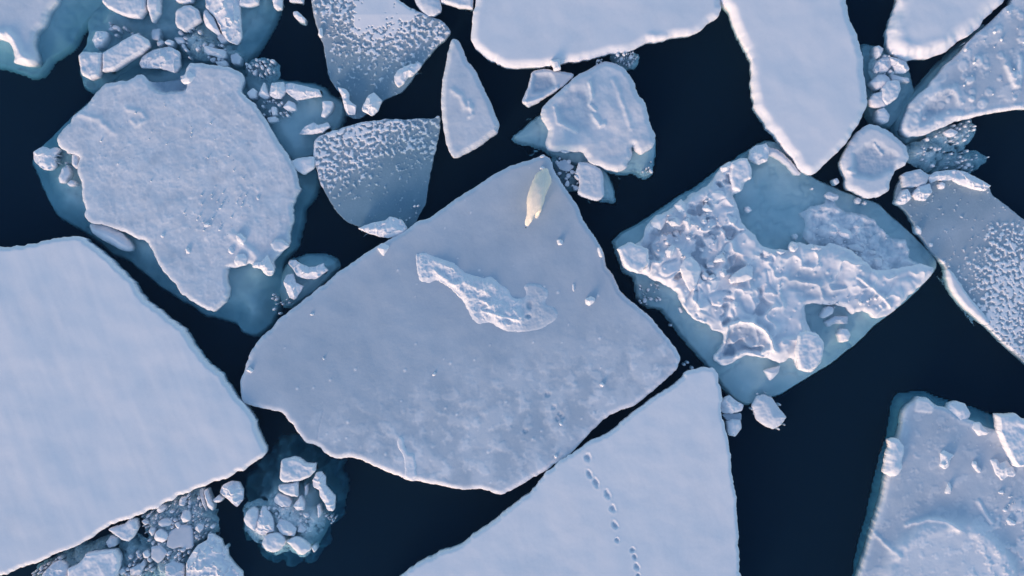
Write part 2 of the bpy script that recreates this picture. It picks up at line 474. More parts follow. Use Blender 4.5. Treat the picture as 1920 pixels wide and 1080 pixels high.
def crust(X, Y, d, Z, A, sd):
    u = X / S + 960
    lobe = sstep(972, 984, u)                      # glazed right-hand lobe
    r = np.exp(-6 * np.abs(fbm(X, Y, 1.6, 4, sd + 31, 0.6)))
    k = sstep(0, 0.25, d)
    Z = Z + k * (1 - 0.7 * lobe) * (0.045 + 0.03 * r + 0.09 * np.maximum(fbm(X, Y, 1.5, 4, sd + 33, 0.5), -0.35))
    A = A + 0.15 * r * (1 - lobe) - 0.38 * lobe + 0.14 * lobe * np.exp(-((d - 0.05) / 0.06) ** 2)
    for (a, b, ra, rb) in [(993, 572, 7, 10), (991, 593, 7, 5)]:
        c = world(np.array([[a, b]], float), 0.22)[0]
        q = np.hypot((X - c[0]) / (ra * S), (Y - c[1]) / (rb * S))
        A = A - 0.45 * np.exp(-(q / 0.8) ** 4) + 0.15 * np.exp(-((q - 1.35) / 0.25) ** 2); Z = Z - 0.04 * np.exp(-(q / 0.8) ** 4)
    return Z, A
top_field('snow_crust', M_ICE, '@712,412,4.107 280,255 350,240 460,290 540,310 600,340 640,390 730,420 810,450 850,425 900,460 950,510 1010,550 1020,600 1090,605 1130,590 1130,550 1095,520 1140,485 1240,495 1300,540 1300,590 1270,620 1290,660 1350,670 1385,720 1370,780 1290,820 1240,850 1100,870 980,870 900,830 840,800 770,820 720,780 670,700 630,620 570,550 470,480 430,465 380,490 300,480 270,350',
    zt=0.235, bevel=0.025, bw=0.12, rough=0.03, h=0.02, und=0.005, fine=0.012, ff=3.5, snow=0.88, mott=0.12, mf=1.5, margin=0.12,
    ridges=[('@712,412,4.107 430,390 480,440 570,500 640,495', 0.06, 0.05, 0.9), ('@712,412,4.107 640,480 740,520 840,560 870,600', 0.09, 0.06, 0.88), ('@712,412,4.107 780,620 850,660 790,700 860,720 920,740 1000,760 1080,770', 0.05, 0.07, 0.95),
            ('@712,412,4.107 285,260 290,330 305,440', 0.04, 0.03, 0.8), ('@712,412,4.107 1040,700 1080,770', 0.04, 0.04, 0.8), ('@712,412,4.107 470,480 570,550 630,610', 0.04, 0.03, 0.85)],
    extra=crust, parent=r_c)
top_field('snow_crust', M_ICE, '747,815 757,818 760,838 768,852 777,850 781,870 782,897 767,901 755,893 758,870 752,850 742,835',
    zt=0.25, bevel=0.04, bw=0.1, rough=0.04, h=0.025, fine=0.02, ff=4, snow=0.95, mott=0.2, mf=3, margin=0.12, parent=r_c)

# ---- rubbly pale floe, upper left, with its submerged foot
def left_extra(X, Y, d, Z, A, sd):
    n = fbm(X, Y, 5.0, 4, sd + 230, 0.65); g = np.exp(-9 * np.abs(fbm(X, Y, 1.3, 5, sd + 231, 0.6)))
    c = sstep(0.2, 0.6, n) * sstep(-0.4, 0.5, fbm(X, Y, 0.7, 3, sd + 232))
    Z = Z + 0.010 * c + 0.008 * g; A = A + 0.24 * c + 0.14 * g
    A = A - 0.20 * sstep(0.15, 0.6, fbm(X, Y, 0.9, 4, sd + 233, 0.6))
    # pressed contour lines along the right side
    c = world(np.array([[330, 420]], float))[0]
    rr = np.hypot((X - c[0]), (Y - c[1]) * 0.85) + 0.25 * fbm(X, Y, 0.5, 3, sd + 220)
    ln = np.exp(-((((rr * 2.6) % 1) - 0.5) / 0.13) ** 2) * sstep(0.7, 1, X - c[0] + 1.5)
    Z = Z + 0.004 * ln * sstep(2.2, 3.0, rr); A = A + 0.03 * ln * sstep(2.2, 3.0, rr)
    # melt-darkened shallow corner near the top
    q = world(np.array([[322, 158]], float))[0]
    g = np.exp(-(((X - q[0]) / 0.75) ** 2 + ((Y - q[1]) / 0.38) ** 2))
    Z = Z - 0.36 * sstep(0.35, 0.75, g + 0.15 * fbm(X, Y, 2, 3, sd + 221)); A = A - 0.5 * sstep(0.25, 0.6, g)
    return Z, A
r_l = root('ice_floe', (330, 350), 'pale rough floe at the upper left, sprinkled with crumbs and ringed by submerged teal ice')
top_field('ice_slab', M_ICE, '183,167 207,152 240,150 257,140 267,138 280,153 297,150 320,146 345,140 353,115 393,120 430,125 457,137 450,170 463,183 480,197 500,230 527,273 543,297 553,320 562,353 547,387 550,410 543,427 542,457 530,470 510,488 512,513 500,515 480,500 463,493 450,500 427,500 423,523 430,550 420,570 403,585 387,582 363,567 337,550 330,533 313,517 300,500 287,477 280,460 267,448 247,443 227,433 200,423 167,417 157,407 160,393 155,373 150,360 153,353 150,337 142,323 147,310 147,290 130,288 113,277 103,263 113,247 130,230 137,217 153,203 170,187',
    zt=0.27, bevel=0.08, bw=0.15, rough=0.055, rfreq=3.5, h=0.034, und=0.03, uf=0.6, fine=0.018, ff=2.6, snow=0.66, mott=0.24, mf=1.1,
    extra=left_extra, parent=r_l,
    ridges=[('240,205 265,210 275,225 255,235 243,222', 0.08, 0.04, 0.75), ('150,215 185,225 215,250', 0.10, 0.04, 0.8), ('435,440 470,470 500,500', 0.12, 0.07, 0.9)])
shelf_field('submerged_foot', '48,300 67,343 80,370 97,400 117,413 140,425 165,440 200,472 233,485 263,510 290,533 333,560 377,587 417,600 437,603 447,617 467,627 480,627 503,610 513,580 520,555 525,527 523,487 547,460 557,413 563,387 585,360 592,330 575,290 540,260 500,190 470,140 430,115 350,95 300,100 265,105 240,118 215,140 180,170 140,200 100,240 60,280',
    z_in=-0.4, z_edge=-0.8, w=0.9, parent=r_l, bumps=0.10, under=3.0, snow=0.45)
top_field('snow_lobe', M_SOFT, '162,420 168,417 200,423 225,436 240,452 247,465 240,472 225,470 205,460 182,447 168,436',
    zt=0.16, bevel=0.28, bw=0.34, rough=0.0, h=0.03, fine=0.0, und=0, snow=0.95, mott=0, parent=r_l, steep=5)

# ---- teal submerged block with snowy crumbs, between the rubbly floe and the speckled ones
tag(shelf_field('submerged_floe', '455,140 480,140 523,150 597,162 615,178 640,188 642,213 628,240 607,253 590,262 587,290 548,298 525,275 500,235 470,190',
    z_in=-0.3, z_edge=-0.5, w=0.5, under=3, bumps=0.05, snow=0.6),
    'teal submerged floe with white crumbs along its top, right of the rubbly pale floe', 'ice floe')

# ---- speckled floes
def speckles(mask, base_fn, hgt=0.04, f=3.4, ice=0.24):
    def g(X, Y, d, Z, A, sd):
        n = fbm(X, Y, f, 3, sd + 300, 0.5) * 1.05 + 0.22 * fbm(X, Y, f * 0.35, 2, sd + 302)
        mk = mask(X, Y) + 0.12 * fbm(X, Y, 0.8, 3, sd + 301); mk = np.where(mk < 0.8, mk * 0.84, 0.672 + (mk - 0.8) * 1.5)
        t = sstep(-0.2, 0.35, n - (1 - 2 * mk) * 0.8)
        b = base_fn(X, Y)
        inn = d > -0.02
        Z = np.where(inn, np.minimum(Z, b) + hgt * t * sstep(0, 0.1, d + 0.02) * (0.75 + 0.5 * vnoise(X * 2.5, Y * 2.5, sd)), Z + (b - 0.05).clip(max=0) * 0.5)
        A = ice + 0.88 * t + 0.10 * fbm(X, Y, 1.0, 3, sd + 303)
        return Z, A
    return g
def lin(a, b, va, vb):
    """value va at photo pixel a, vb at b, linear between"""
    A_ = world(np.array([a], float))[0]; B_ = world(np.array([b], float))[0]
    v = B_ - A_; L2 = (v ** 2).sum()
    return lambda X, Y: va + (vb - va) * np.clip(((X - A_[0]) * v[0] + (Y - A_[1]) * v[1]) / L2, -0.2, 1.3)

mA = lin((735, 40), (690, 190), 0.98, 0.10)
def mask_a(X, Y):
    u = X / S + 960; v = 540 - Y / S
    nn = 28 * fbm(X, Y, 1.4, 4, 901, 0.6)
    core = sstep(125, 40, np.abs(u - 725 + nn)) * sstep(92, 30, v + 0.10 * (u - 735) + nn)
    r = 0.60 - (v - 60) / 230
    r = np.where(u < 640, r - (640 - u) / 110, r)
    return np.clip(np.maximum(core * 1.1, np.clip(r, 0.04, 0.62)), 0, 1.1)
tag(top_field('speckled_floe', M_SPECK, '578,-80 583,0 588,30 597,60 605,80 610,110 613,140 627,163 640,177 647,213 662,220 677,217 700,200 720,183 757,167 780,133 800,107 817,87 833,73 847,57 827,37 797,27 763,10 747,0 740,-80',
    zt=0.10, bevel=0.06, bw=0.15, rough=0.03, h=0.019, und=0.0, fine=0.008, steep=4,
    speck=speckles(mask_a, lin((700, 60), (700, 215), 0.03, -0.28), f=7)),
    'wet blue speckled floe cut by the top edge, left of the top middle snow floe', 'ice floe')
def mask_b(X, Y):
    u = X / S + 960; v = 540 - Y / S
    r = 0.90 - ((u - 600) * 0.40 + (v - 240) * 0.9) / 190
    r = np.maximum(r, 0.68 - np.abs(v - 262 - 0.1 * (u - 700)) / 60)
    r = np.maximum(r, 0.95 - (u - 588) / 45)
    return np.clip(r, 0.03, 1.05)
tag(top_field('speckled_floe', M_SPECK, '587,263 597,255 630,243 677,228 727,222 770,223 813,220 825,213 823,253 813,287 807,320 800,353 797,380 780,410 767,427 700,432 667,422 647,415 630,397 617,377 603,350 595,327 588,293',
    zt=0.10, bevel=0.06, bw=0.15, rough=0.03, h=0.019, und=0.0, fine=0.008, steep=4,
    speck=speckles(mask_b, lin((640, 280), (760, 420), 0.03, -0.32), f=7)),
    'wet blue speckled floe shaped like a quarter disc, above left of the bear floe', 'ice floe')
def mask_c(X, Y):
    u = X / S + 960; v = 540 - Y / S
    r = 0.52 * sstep(1800, 1880, u + 0.1 * (v - 450)) * sstep(395, 440, v) + 0.22 * sstep(430, 520, v)
    return np.clip(r, 0.02, 1.05)
sp_r = tag(top_field('speckled_floe', M_SPECK, '1683,377 1707,400 1723,433 1743,463 1767,490 1777,503 1783,530 1797,557 1820,580 1853,613 1883,643 1913,670 1990,740 2010,520 1990,470 1920,410 1887,383 1860,362 1862,350 1800,325 1740,325 1700,325 1686,345',
    zt=0.12, bevel=0.06, bw=0.15, rough=0.03, h=0.02, und=0.0, fine=0.008, steep=5,
    speck=speckles(mask_c, lin((1750, 350), (1800, 470), -0.10, 0.04), f=7, ice=0.34),
    ridges=[]),
    'long speckled blue-grey floe at the right edge with a snow-rimmed lower left side', 'ice floe')
top_field('snow_rim', M_ICE, '1777,500 1790,512 1803,530 1818,553 1840,580 1862,610 1850,612 1825,590 1800,566 1785,545 1778,520',
    zt=0.16, bevel=0.14, bw=0.12, rough=0.03, h=0.025, snow=0.9, fine=0.01, margin=0.2, parent=sp_r)

# ---- slim triangular floe
tag(top_field('ice_floe', M_ICE, '847,70 860,72 868,92 877,112 892,133 910,170 927,207 937,233 933,247 897,273 875,287 853,296 842,287 833,257 828,220 826,187 830,147 837,107 843,80',
    zt=0.26, bevel=0.13, bw=0.2, rough=0.03, h=0.03, und=0.02, fine=0.018, ff=2, snow=0.62, mott=0.16, mf=1.2,
    ridges=[('850,170 865,180 872,200 890,205', 0.10, 0.05, 0.8), ('880,190 885,215 878,225', 0.06, 0.05, 0.85)]),
    'slim pale triangular floe pointing up beside the top middle snow floe', 'ice floe')

# ---- rounded floe right of it
r_r = root('ice_floe', (1120, 220), 'rounded lumpy pale floe above the bear floe, teal ice showing under its corners')
top_field('ice_slab', M_ICE, '1137,112 1153,115 1173,127 1190,150 1193,167 1207,187 1217,213 1220,233 1230,250 1228,273 1203,290 1193,280 1187,268 1185,282 1187,293 1173,317 1157,323 1133,315 1107,303 1093,283 1053,283 1027,280 1022,267 1030,247 1015,217 1017,200 1047,170 1083,140 1113,123',
    zt=0.30, bevel=0.14, bw=0.22, rough=0.05, h=0.028, und=0.05, uf=0.8, fine=0.025, ff=1.8, snow=0.74, mott=0.15, mf=1.3, parent=r_r,
    patches=[('1040,205 1065,165 1095,160 1115,200 1110,240 1085,245 1055,232', -0.09, 0.2, 0.55, 0.05)],
    ridges=[('1105,155 1110,180 1105,195 1120,212', 0.05, 0.10, 0.95), ('1110,215 1125,235 1135,232', 0.08, 0.08, 0.9), ('1150,150 1170,200 1185,245', 0.08, 0.04, 0.8), ('1040,200 1045,230 1085,250', 0.05, 0.05, 0.8)])
shelf_field('submerged_foot', '963,257 1010,220 1060,200 1120,180 1190,230 1230,262 1225,300 1222,325 1207,330 1190,320 1160,322 1100,308 1060,300 1030,285 1023,277 993,267 973,265', z_in=-0.22, z_edge=-0.30, w=0.3, parent=r_r, under=6, bumps=0.03, rough=0.04, snow=0.6, h=0.05)

tag(top_field('ice_floe', M_ICE, '997,133 1017,128 1040,132 1077,137 1077,143 1053,163 1027,180 992,200 978,193 980,183 988,167',
    zt=0.16, bevel=0.05, bw=0.1, rough=0.03, h=0.025, fine=0.015, snow=0.62, mott=0.15,
    patches=[('1000,138 1035,138 1042,160 1022,172 998,175', -0.10, 0.12, 0.35, 0.03)],
    ridges=[('985,193 1020,182 1050,162', 0.06, 0.06, 0.95), ('985,190 993,165 1000,138', 0.05, 0.05, 0.9)]),
    'small triangular floe with a bluish hollow, left of the rounded lumpy floe', 'ice floe')

tag(top_field('ice_floe', M_ICE, '1083,303 1107,303 1127,317 1133,333 1133,350 1133,367 1120,377 1083,365 1087,340 1080,325',
    zt=0.20, bevel=0.08, bw=0.12, rough=0.04, h=0.025, fine=0.03, ff=3, snow=0.8, mott=0.15),
    'small blocky white floe just right of the tip of the bear floe', 'ice floe')
tag(shelf_field('submerged_floe', '1120,310 1140,325 1148,350 1153,377 1140,372 1128,375 1110,360 1115,330', z_in=-0.25, z_edge=-0.35, w=0.2, under=6, bumps=0.03, rough=0.04, h=0.04),
    'thin submerged teal ledge on the right side of the small blocky white floe', 'ice')

# ---- roundish floe lower right of the tall snow tongue
tag(top_field('ice_floe', M_ICE, '1630,232 1647,233 1673,247 1703,273 1708,293 1700,310 1683,315 1673,333 1670,357 1658,363 1647,368 1630,373 1617,368 1607,360 1590,353 1590,333 1578,313 1583,293 1597,267 1610,247',
    zt=0.28, bevel=0.14, bw=0.22, rough=0.04, h=0.026, und=0.04, fine=0.015, ff=2, snow=0.8, mott=0.12,
    patches=[('1600,285 1640,262 1685,290 1680,318 1640,335 1600,330', -0.12, 0.2, 0.42, 0.05)],
    ridges=[('1640,270 1655,288 1662,290', 0.05, 0.07, 0.95), ('1590,320 1610,324', 0.06, 0.07, 0.95), ('1700,275 1706,295 1695,308', 0.07, 0.06, 0.9)]),
    'roundish pale floe with a blue-grey hollow, just below the tall snow tongue tip', 'ice floe')

# ---- rough floe at the right edge, upper
r_j = root('ice_floe', (1810, 180), 'rough grey-blue floe with scattered lumps reaching in from the upper right edge')
def right_extra(X, Y, d, Z, A, sd):
    F1, F2, R, R2, DX, DY = voro(X, Y, 0.42, sd + 210)
    k = (R > 0.62) * sstep(0, 0.45, 1 - F1 / (0.12 + 0.4 * R2) + 0.4 * fbm(X, Y, 3, 3, sd + 9)) * sstep(0.1, 0.3, d)
    Z = Z + 0.025 * k; A = A + 0.30 * k
    n = fbm(X, Y, 1.3, 5, sd + 211, 0.6); A = A + 0.25 * sstep(0.0, 0.4, n); Z = Z + 0.02 * sstep(0.0, 0.4, n)
    q = world(np.array([[1747, 205]], float))[0]
    g = np.exp(-(((X - q[0] - 0.4 * (Y - q[1])) / 0.5) ** 2 + ((Y - q[1]) / 0.32) ** 2))
    Z = Z - 0.10 * g; A = A - 0.35 * sstep(0.3, 0.8, g)
    A = A + 0.3 * np.exp(-(d / 0.35) ** 2)
    return Z, A
top_field('ice_slab', M_ICE, '1925,-90 1903,0 1883,17 1857,43 1830,63 1803,97 1773,123 1740,163 1710,190 1697,225 1692,245 1703,255 1730,255 1753,245 1793,227 1833,217 1883,207 1920,203 2010,195 2010,-90',
    zt=0.24, bevel=0.10, bw=0.18, rough=0.04, h=0.032, und=0.03, fine=0.02, ff=1.6, snow=0.38, mott=0.18, mf=0.9, parent=r_j, extra=right_extra,
    ridges=[('1700,240 1735,240 1770,222 1800,212', 0.14, 0.06, 0.8), ('1720,225 1730,195 1760,170 1790,165 1800,195', 0.1, 0.06, 0.78), ('1790,222 1850,210 1920,200', 0.09, 0.05, 0.95), ('1885,110 1895,140 1905,165', 0.12, 0.05, 0.75)],
    patches=[('1826,104 1840,105 1844,122 1832,126 1824,115', 0.07, 0.08, 0.75, 0.02), ('1811,145 1826,142 1829,152 1815,160 1807,152', 0.07, 0.06, 0.85, 0.02), ('1816,180 1826,180 1828,192 1815,190', 0.08, 0.06, 0.9, 0.02), ('1880,120 1890,118 1905,140 1908,100 1918,105 1915,165 1900,165', 0.07, 0.08, 0.75, 0.03)])
shelf_field('submerged_foot', '1850,40 1800,90 1735,155 1700,190 1685,225 1684,250 1705,265 1740,258 1800,200 1860,100', z_in=-0.2, z_edge=-0.5, w=0.3, parent=r_j, under=4, h=0.05)

# ---- top left corner floe
r_s = root('ice_floe', (40, 40), 'pale snowy floe in the top left corner with a teal submerged edge')
top_field('ice_slab', M_ICE, '-120,-90 115,-90 107,0 90,20 83,40 60,63 60,87 68,107 60,122 43,120 20,117 25,100 17,80 0,73 -120,60',
    zt=0.30, bevel=0.12, bw=0.22, rough=0.05, h=0.03, und=0.03, fine=0.012, ff=2.5, snow=0.72, mott=0.12, parent=r_s,
    ridges=[('-5,62 15,62 28,75 40,100 58,115', 0.13, 0.12, 1.1), ('35,105 55,118', 0.12, 0.08, 1.1)])
shelf_field('submerged_foot', '-120,-90 215,-90 187,0 167,23 140,57 123,83 90,103 68,132 50,138 25,128 0,118 -120,100', z_in=-0.30, z_edge=-0.62, w=1.1, parent=r_s, bumps=0.06, under=2.2, snow=0.5)

# ---- submerged slab under the rubble at the top left
tag(shelf_field('submerged_floe', '@120,0,3.6 150,190 150,120 200,50 250,0 270,-140 1420,-140 1430,60 1390,150 1340,220 1270,330 1200,420 1130,440 1060,400 940,400 800,370 700,290 560,340 420,440 260,560 170,600 110,560 90,480 100,360 140,280',
    z_in=-0.42, z_edge=-0.60, w=0.6, bumps=0.10, under=2.6, snow=0.5, clumps=0.12),
    'large submerged teal floe carrying ice chunks along the top left edge', 'ice floe')

# ---- diamond floe covered in rubble, centre right
r_o = root('ice_floe', (1450, 510), 'diamond-shaped floe right of centre heaped with broken ice, teal water standing on its corners')
shelf_field('submerged_foot', '1153,453 1167,440 1220,410 1277,370 1300,358 1353,317 1407,283 1440,265 1460,268 1480,285 1503,318 1527,335 1563,352 1590,362 1620,373 1647,382 1673,407 1703,433 1730,460 1753,483 1757,500 1747,517 1720,547 1670,587 1640,610 1600,647 1563,677 1523,703 1493,720 1453,742 1420,754 1400,756 1380,748 1360,725 1340,697 1327,683 1307,657 1280,627 1260,600 1243,577 1217,573 1198,557 1193,517 1173,507 1160,473',
    z_in=-0.22, z_edge=-0.32, w=0.7, parent=r_o, bumps=0.05, under=6.0, margin=0.45, rough=0.04, snow=0.55, h=0.05)
def diamond(X, Y, d, Z, A, sd):
    u = X / S + 960; v = 540 - Y / S
    # lower ground between blocks, partly wet
    n = fbm(X, Y, 1.2, 3, sd + 500, 0.5)
    wet = sstep(0.25, 0.55, n + 0.25 * np.exp(-(((u - 1260) / 60) ** 2 + ((v - 465) / 40) ** 2)) + 0.15 * np.exp(-(((u - 1370) / 60) ** 2 + ((v - 500) / 22) ** 2))) * sstep(0.05, 0.3, d) * sstep(1480, 1420, u)
    Z = Z - 0.20 * wet; A = A - 0.16 * wet
    r = np.exp(-6 * np.abs(fbm(X, Y, 0.8, 3, sd + 510, 0.42)))
    Z = Z + 0.10 * r * sstep(0.05, 0.3, d); A = A + 0.18 * r
    F1, F2, R, R2, DX, DY = voro(X, Y, 0.2, sd + 520)
    k = (R > 0.82) * np.clip(1 - F1 / (0.2 + 0.25 * R2), 0, 1) * sstep(0.1, 0.3, d)
    Z = Z + 0.05 * k; A = A + 0.25 * k
    return Z, A
def o_left(X, Y):
    return sstep(1500, 1380, X / S + 960)
def o_right(X, Y):
    return 0.55 * sstep(1400, 1480, X / S + 960)
top_field('broken_ice_heap', M_ICE, '1160,470 1180,462 1205,452 1212,425 1222,413 1250,396 1277,378 1300,362 1325,350 1352,315 1372,303 1392,300 1410,310 1408,330 1397,343 1390,360 1373,363 1382,377 1393,420 1417,440 1430,463 1453,468 1467,467 1482,470 1483,455 1493,453 1513,460 1527,457 1543,463 1560,455 1600,470 1640,505 1680,505 1700,500 1730,495 1757,502 1745,520 1720,545 1690,570 1670,590 1650,597 1637,597 1630,583 1613,583 1600,592 1588,575 1560,570 1547,575 1537,568 1510,570 1513,600 1520,617 1540,630 1547,650 1540,680 1525,697 1510,700 1498,690 1490,675 1480,668 1470,683 1440,672 1403,665 1387,672 1373,683 1357,687 1337,673 1350,657 1360,643 1358,623 1337,620 1327,607 1303,600 1280,573 1270,547 1247,533 1220,523 1213,513 1193,512 1170,502',
    zt=0.26, bevel=0.13, bw=0.16, rough=0.055, rfreq=3.5, h=0.025, und=0.07, uf=0.9, fine=0.010, ff=1.6, snow=0.85, mott=0.18, mf=1.5, parent=r_o,
    rubble=[(0.6, 0.10, 0.12, o_left), (0.8, 0.05, 0.05, o_right)],
    ridges=[('1360,640 1365,612 1385,602 1410,605 1435,620 1447,645 1450,662', 0.05, 0.20, 1.1), ('1607,520 1640,545 1665,570 1672,580', 0.05, 0.12, 1.05),
            ('1335,618 1358,622 1362,605', 0.05, 0.06, 0.95), ('1280,570 1300,598 1325,605', 0.06, 0.08, 0.95), ('1390,660 1410,662 1440,675 1468,684', 0.05, 0.10, 1.0),
            ('1440,478 1500,475 1560,478 1600,500 1620,515', 0.25, 0.10, 0.95), ('1380,540 1410,548 1412,560', 0.08, 0.08, 0.9),
            ('1300,385 1340,350 1370,330', 0.25, 0.08, 0.9), ('1395,430 1420,460 1440,480', 0.2, 0.08, 0.9), ('1690,530 1720,525 1745,505', 0.2, 0.04, 0.95)],
    patches=[('1362,620 1385,608 1410,612 1435,625 1445,650 1430,660 1400,655 1380,668 1355,672 1345,668', -0.11, 0.1, 0.5, 0.03),
             ('1480,500 1560,510 1600,540 1560,560 1500,560 1470,530', -0.04, 0.2, 0.6, 0.05)],
    extra=diamond)
def faint(X, Y, d, Z, A, sd):
    n = fbm(X, Y, 1.5, 4, sd + 500, 0.6)
    Z = Z - 0.10 + 0.13 * np.clip(n + 0.15, -1, 1)
    r = np.exp(-7 * np.abs(fbm(X, Y, 0.8, 3, sd + 510, 0.45)))
    return Z + 0.06 * r * sstep(0, 0.2, d), A + 0.2 * r
top_field('awash_rubble', M_ICE, '1500,398 1520,388 1545,383 1556,365 1570,368 1573,385 1590,398 1620,400 1640,412 1660,435 1673,447 1700,447 1707,465 1707,485 1735,495 1700,512 1640,515 1600,490 1560,465 1520,460 1505,445 1512,420',
    zt=0.05, bevel=0.10, bw=0.25, rough=0.05, h=0.025, und=0.03, fine=0.012, ff=3, snow=0.78, mott=0.2, mf=1.5, parent=r_o, extra=faint,
    ridges=[('1545,385 1590,398 1640,415 1665,445', 0.09, 0.09, 0.75), ('1540,430 1570,437', 0.05, 0.07, 0.8), ('1595,425 1640,425', 0.05, 0.07, 0.7), ('1680,455 1700,460 1705,485', 0.1, 0.10, 0.85)],
    rubble=[(0.38, 0.06, 0.06, None)], steep=5)
top_field('snow_strip', M_ICE, '1412,275 1432,268 1447,276 1462,280 1480,295 1500,320 1505,328 1492,328 1478,312 1462,300 1445,290 1428,298 1412,300',
    zt=0.10, bevel=0.10, bw=0.15, rough=0.05, rfreq=4, h=0.025, und=0.05, fine=0.04, ff=3, snow=0.8, mott=0.2, parent=r_o, steep=4)

# ---- bottom right floe
def br_extra(X, Y, d, Z, A, sd):
    q = world(np.array([[1775, 1100]], float))[0]
    rr = np.hypot((X - q[0]) / 1.0, (Y - q[1]) * 0.95) + 0.10 * fbm(X, Y, 0.8, 3, sd + 600)
    t = sstep(2.55, 2.1, rr)
    Z = Z + 0.10 * t + 0.05 * np.exp(-((rr - 2.05) / 0.16) ** 2) * (0.5 + fbm(X, Y, 1.5, 3, sd + 601)); A = A + 0.42 * t
    m = sstep(1790, 1850, X / S + 960) * sstep(900, 960, 540 - Y / S)
    n = sstep(0.05, 0.3, fbm(X, Y, 1.6, 4, sd + 602, 0.6))
    Z = Z + 0.03 * n * m; A = A + (0.18 + 0.25 * n) * m
    n = sstep(0.15, 0.4, fbm(X, Y, 2.2, 4, sd + 603, 0.6))
    Z = Z + 0.008 * n; A = A + 0.14 * n
    g = np.exp(-((rr - 2.9) / 0.35) ** 2); A = A - 0.10 * g; Z = Z - 0.04 * g
    A = A + 0.25 * np.exp(-(d / 0.2) ** 2)
    return Z, A
r_b = root('ice_floe', (1770, 950), 'grey-blue floe in the bottom right corner with several loose white chunks on it')
top_field('ice_slab', M_ICE, '1693,800 1697,770 1708,757 1720,752 1720,745 1743,745 1753,757 1777,767 1800,780 1827,790 1853,803 1873,807 1920,815 2010,830 2010,1160 1600,1160 1613,1077 1627,1037 1640,987 1657,933 1663,897 1687,820',
    zt=0.24, bevel=0.07, bw=0.14, rough=0.035, h=0.03, und=0.02, fine=0.014, ff=2, snow=0.36, mott=0.15, mf=0.8, parent=r_b, extra=br_extra,
    patches=[('1718,748 1746,747 1752,760 1748,775 1715,772', 0.05, 0.08, 0.7, 0.03)],
    ridges=[('1640,1000 1660,1020 1690,1045', 0.06, 0.05, 0.85), ('1835,940 1850,965 1862,985', 0.07, 0.07, 0.95), ('1700,985 1740,972 1775,978 1800,995', 0.07, 0.07, 0.95)])
shelf_field('submerged_foot', '1702,746 1691,770 1684,820 1662,897 1648,960 1622,1067 1610,1160 1800,1160 1900,900 1925,805 1877,788 1847,773 1820,768 1780,757 1745,742', z_in=-0.45, z_edge=-0.95, w=0.4, parent=r_b, under=7, margin=0.4, bumps=0.03, h=0.06)
# ================================================================== LOOSE CHUNKS
RND = random.Random(4)
NAMED = []
BITS = []

def chunk(outline, hgt, label, style='facet', snow=0.92, group=None, name='ice_chunk', cat='ice chunk', rough=0.018,
          h=0.02, sink=0.0, mott=0.12, pts=None, rest=None):
    sd = nseed()
    P0 = px(outline) if pts is None else pts
    c0 = world(P0).mean(0)
    base = height_at(*c0) if rest is None else rest
    base = max(base, 0.0)
    afloat = base <= 0.02
    base -= sink
    P = roughen(world(P0, base + hgt), rough, sd, step=0.04, freq=6)
    c = P.mean(0)
    if COLLECT is None and name == 'ice_chunk':
        NAMED.append((float(P0[:, 0].mean()), float(P0[:, 1].mean()), label))
    r = math.sqrt(max(1e-4, 0.5 * abs(np.dot(P[:, 0], np.roll(P[:, 1], 1)) - np.dot(P[:, 1], np.roll(P[:, 0], 1)))) / math.pi)
    rs = np.random.RandomState(sd % 100000)
    def fn(X, Y, d):
        if style == 'flat':
            bw = min(0.10, r * 0.5); Z = hgt - 0.45 * hgt * np.clip(1 - d / bw, 0, 1) ** 2 + 0.05 * hgt * fbm(X, Y, 3, 3, sd)
        elif style == 'dome':
            Z = hgt * (0.35 + 0.65 * np.sqrt(np.clip(1 - (1 - np.clip(d / (r * 0.85), 0, 1)) ** 2, 0, 1)))
        else:
            Z = hgt * (0.30 + 0.70 * np.clip(d / (r * 0.7), 0, 1) ** 0.7)
        if style in ('facet', 'rough'):
            a0 = rs.uniform(0, 6.28)
            for i in range(4):
                a = a0 + i * 1.57 + rs.uniform(-0.5, 0.5); s = rs.uniform(0.3, 1.0) * hgt / r
                Z = np.minimum(Z, hgt * rs.uniform(0.75, 1.0) + s * ((X - c[0]) * math.cos(a) + (Y - c[1]) * math.sin(a)) + 0.25 * hgt)
        if style == 'rough':
            F1, F2, R, R2, DX, DY = voro(X + 0.12 * fbm(X, Y, 3, 2, sd + 2), Y + 0.12 * fbm(X, Y, 3, 2, sd + 3), max(0.14, r * 0.7), sd)
            e = sstep(0, 0.5, F2 - F1); Z = Z * (0.9 + (0.30 * R2 - 0.15) * e) + 0.22 * hgt * np.exp(-6 * np.abs(fbm(X, Y, 2.2, 3, sd + 8))) * (d > 0)
        Z = Z + 0.10 * hgt * fbm(X, Y, 2.0 / max(r, 0.06) ** 0.5, 3, sd + 5) * (d > 0)
        Z = np.where(d < 0, hgt * 0.33 + d * (9 if afloat else 14), Z)
        if afloat:
            Z = np.where(Z < -0.25, -0.25 + (Z + 0.25) * 0.45, Z)
        return base + Z, snow + 0.08 + mott * fbm(X, Y, 2.5, 3, sd + 6)
    o = grid_mesh(name, M_ICE, P, h, 0.22 if afloat else 0.07, fn, z_cut=(-1.6 if afloat else base - 0.25), keep=False, tuck=0.01, zmin=-0.45 if afloat else base - 0.1, fold=2.5 if r > 0.28 else 1.0,
                  loc=(c[0], c[1], max(base, 0)))
    if o is None or o is True:
        return None
    return tag(o, label, cat, group)

def blob(cx, cy, r, n=9, el=1.0, rot=0.0, jag=0.25):
    out = []
    for i in range(n):
        a = i * 2 * math.pi / n + RND.uniform(-0.2, 0.2)
        q = r * (1 + RND.uniform(-jag, jag))
        x = q * math.cos(a) * el; y = q * math.sin(a) / el
        out.append((cx + x * math.cos(rot) - y * math.sin(rot), cy + x * math.sin(rot) + y * math.cos(rot)))
    return np.array(out)

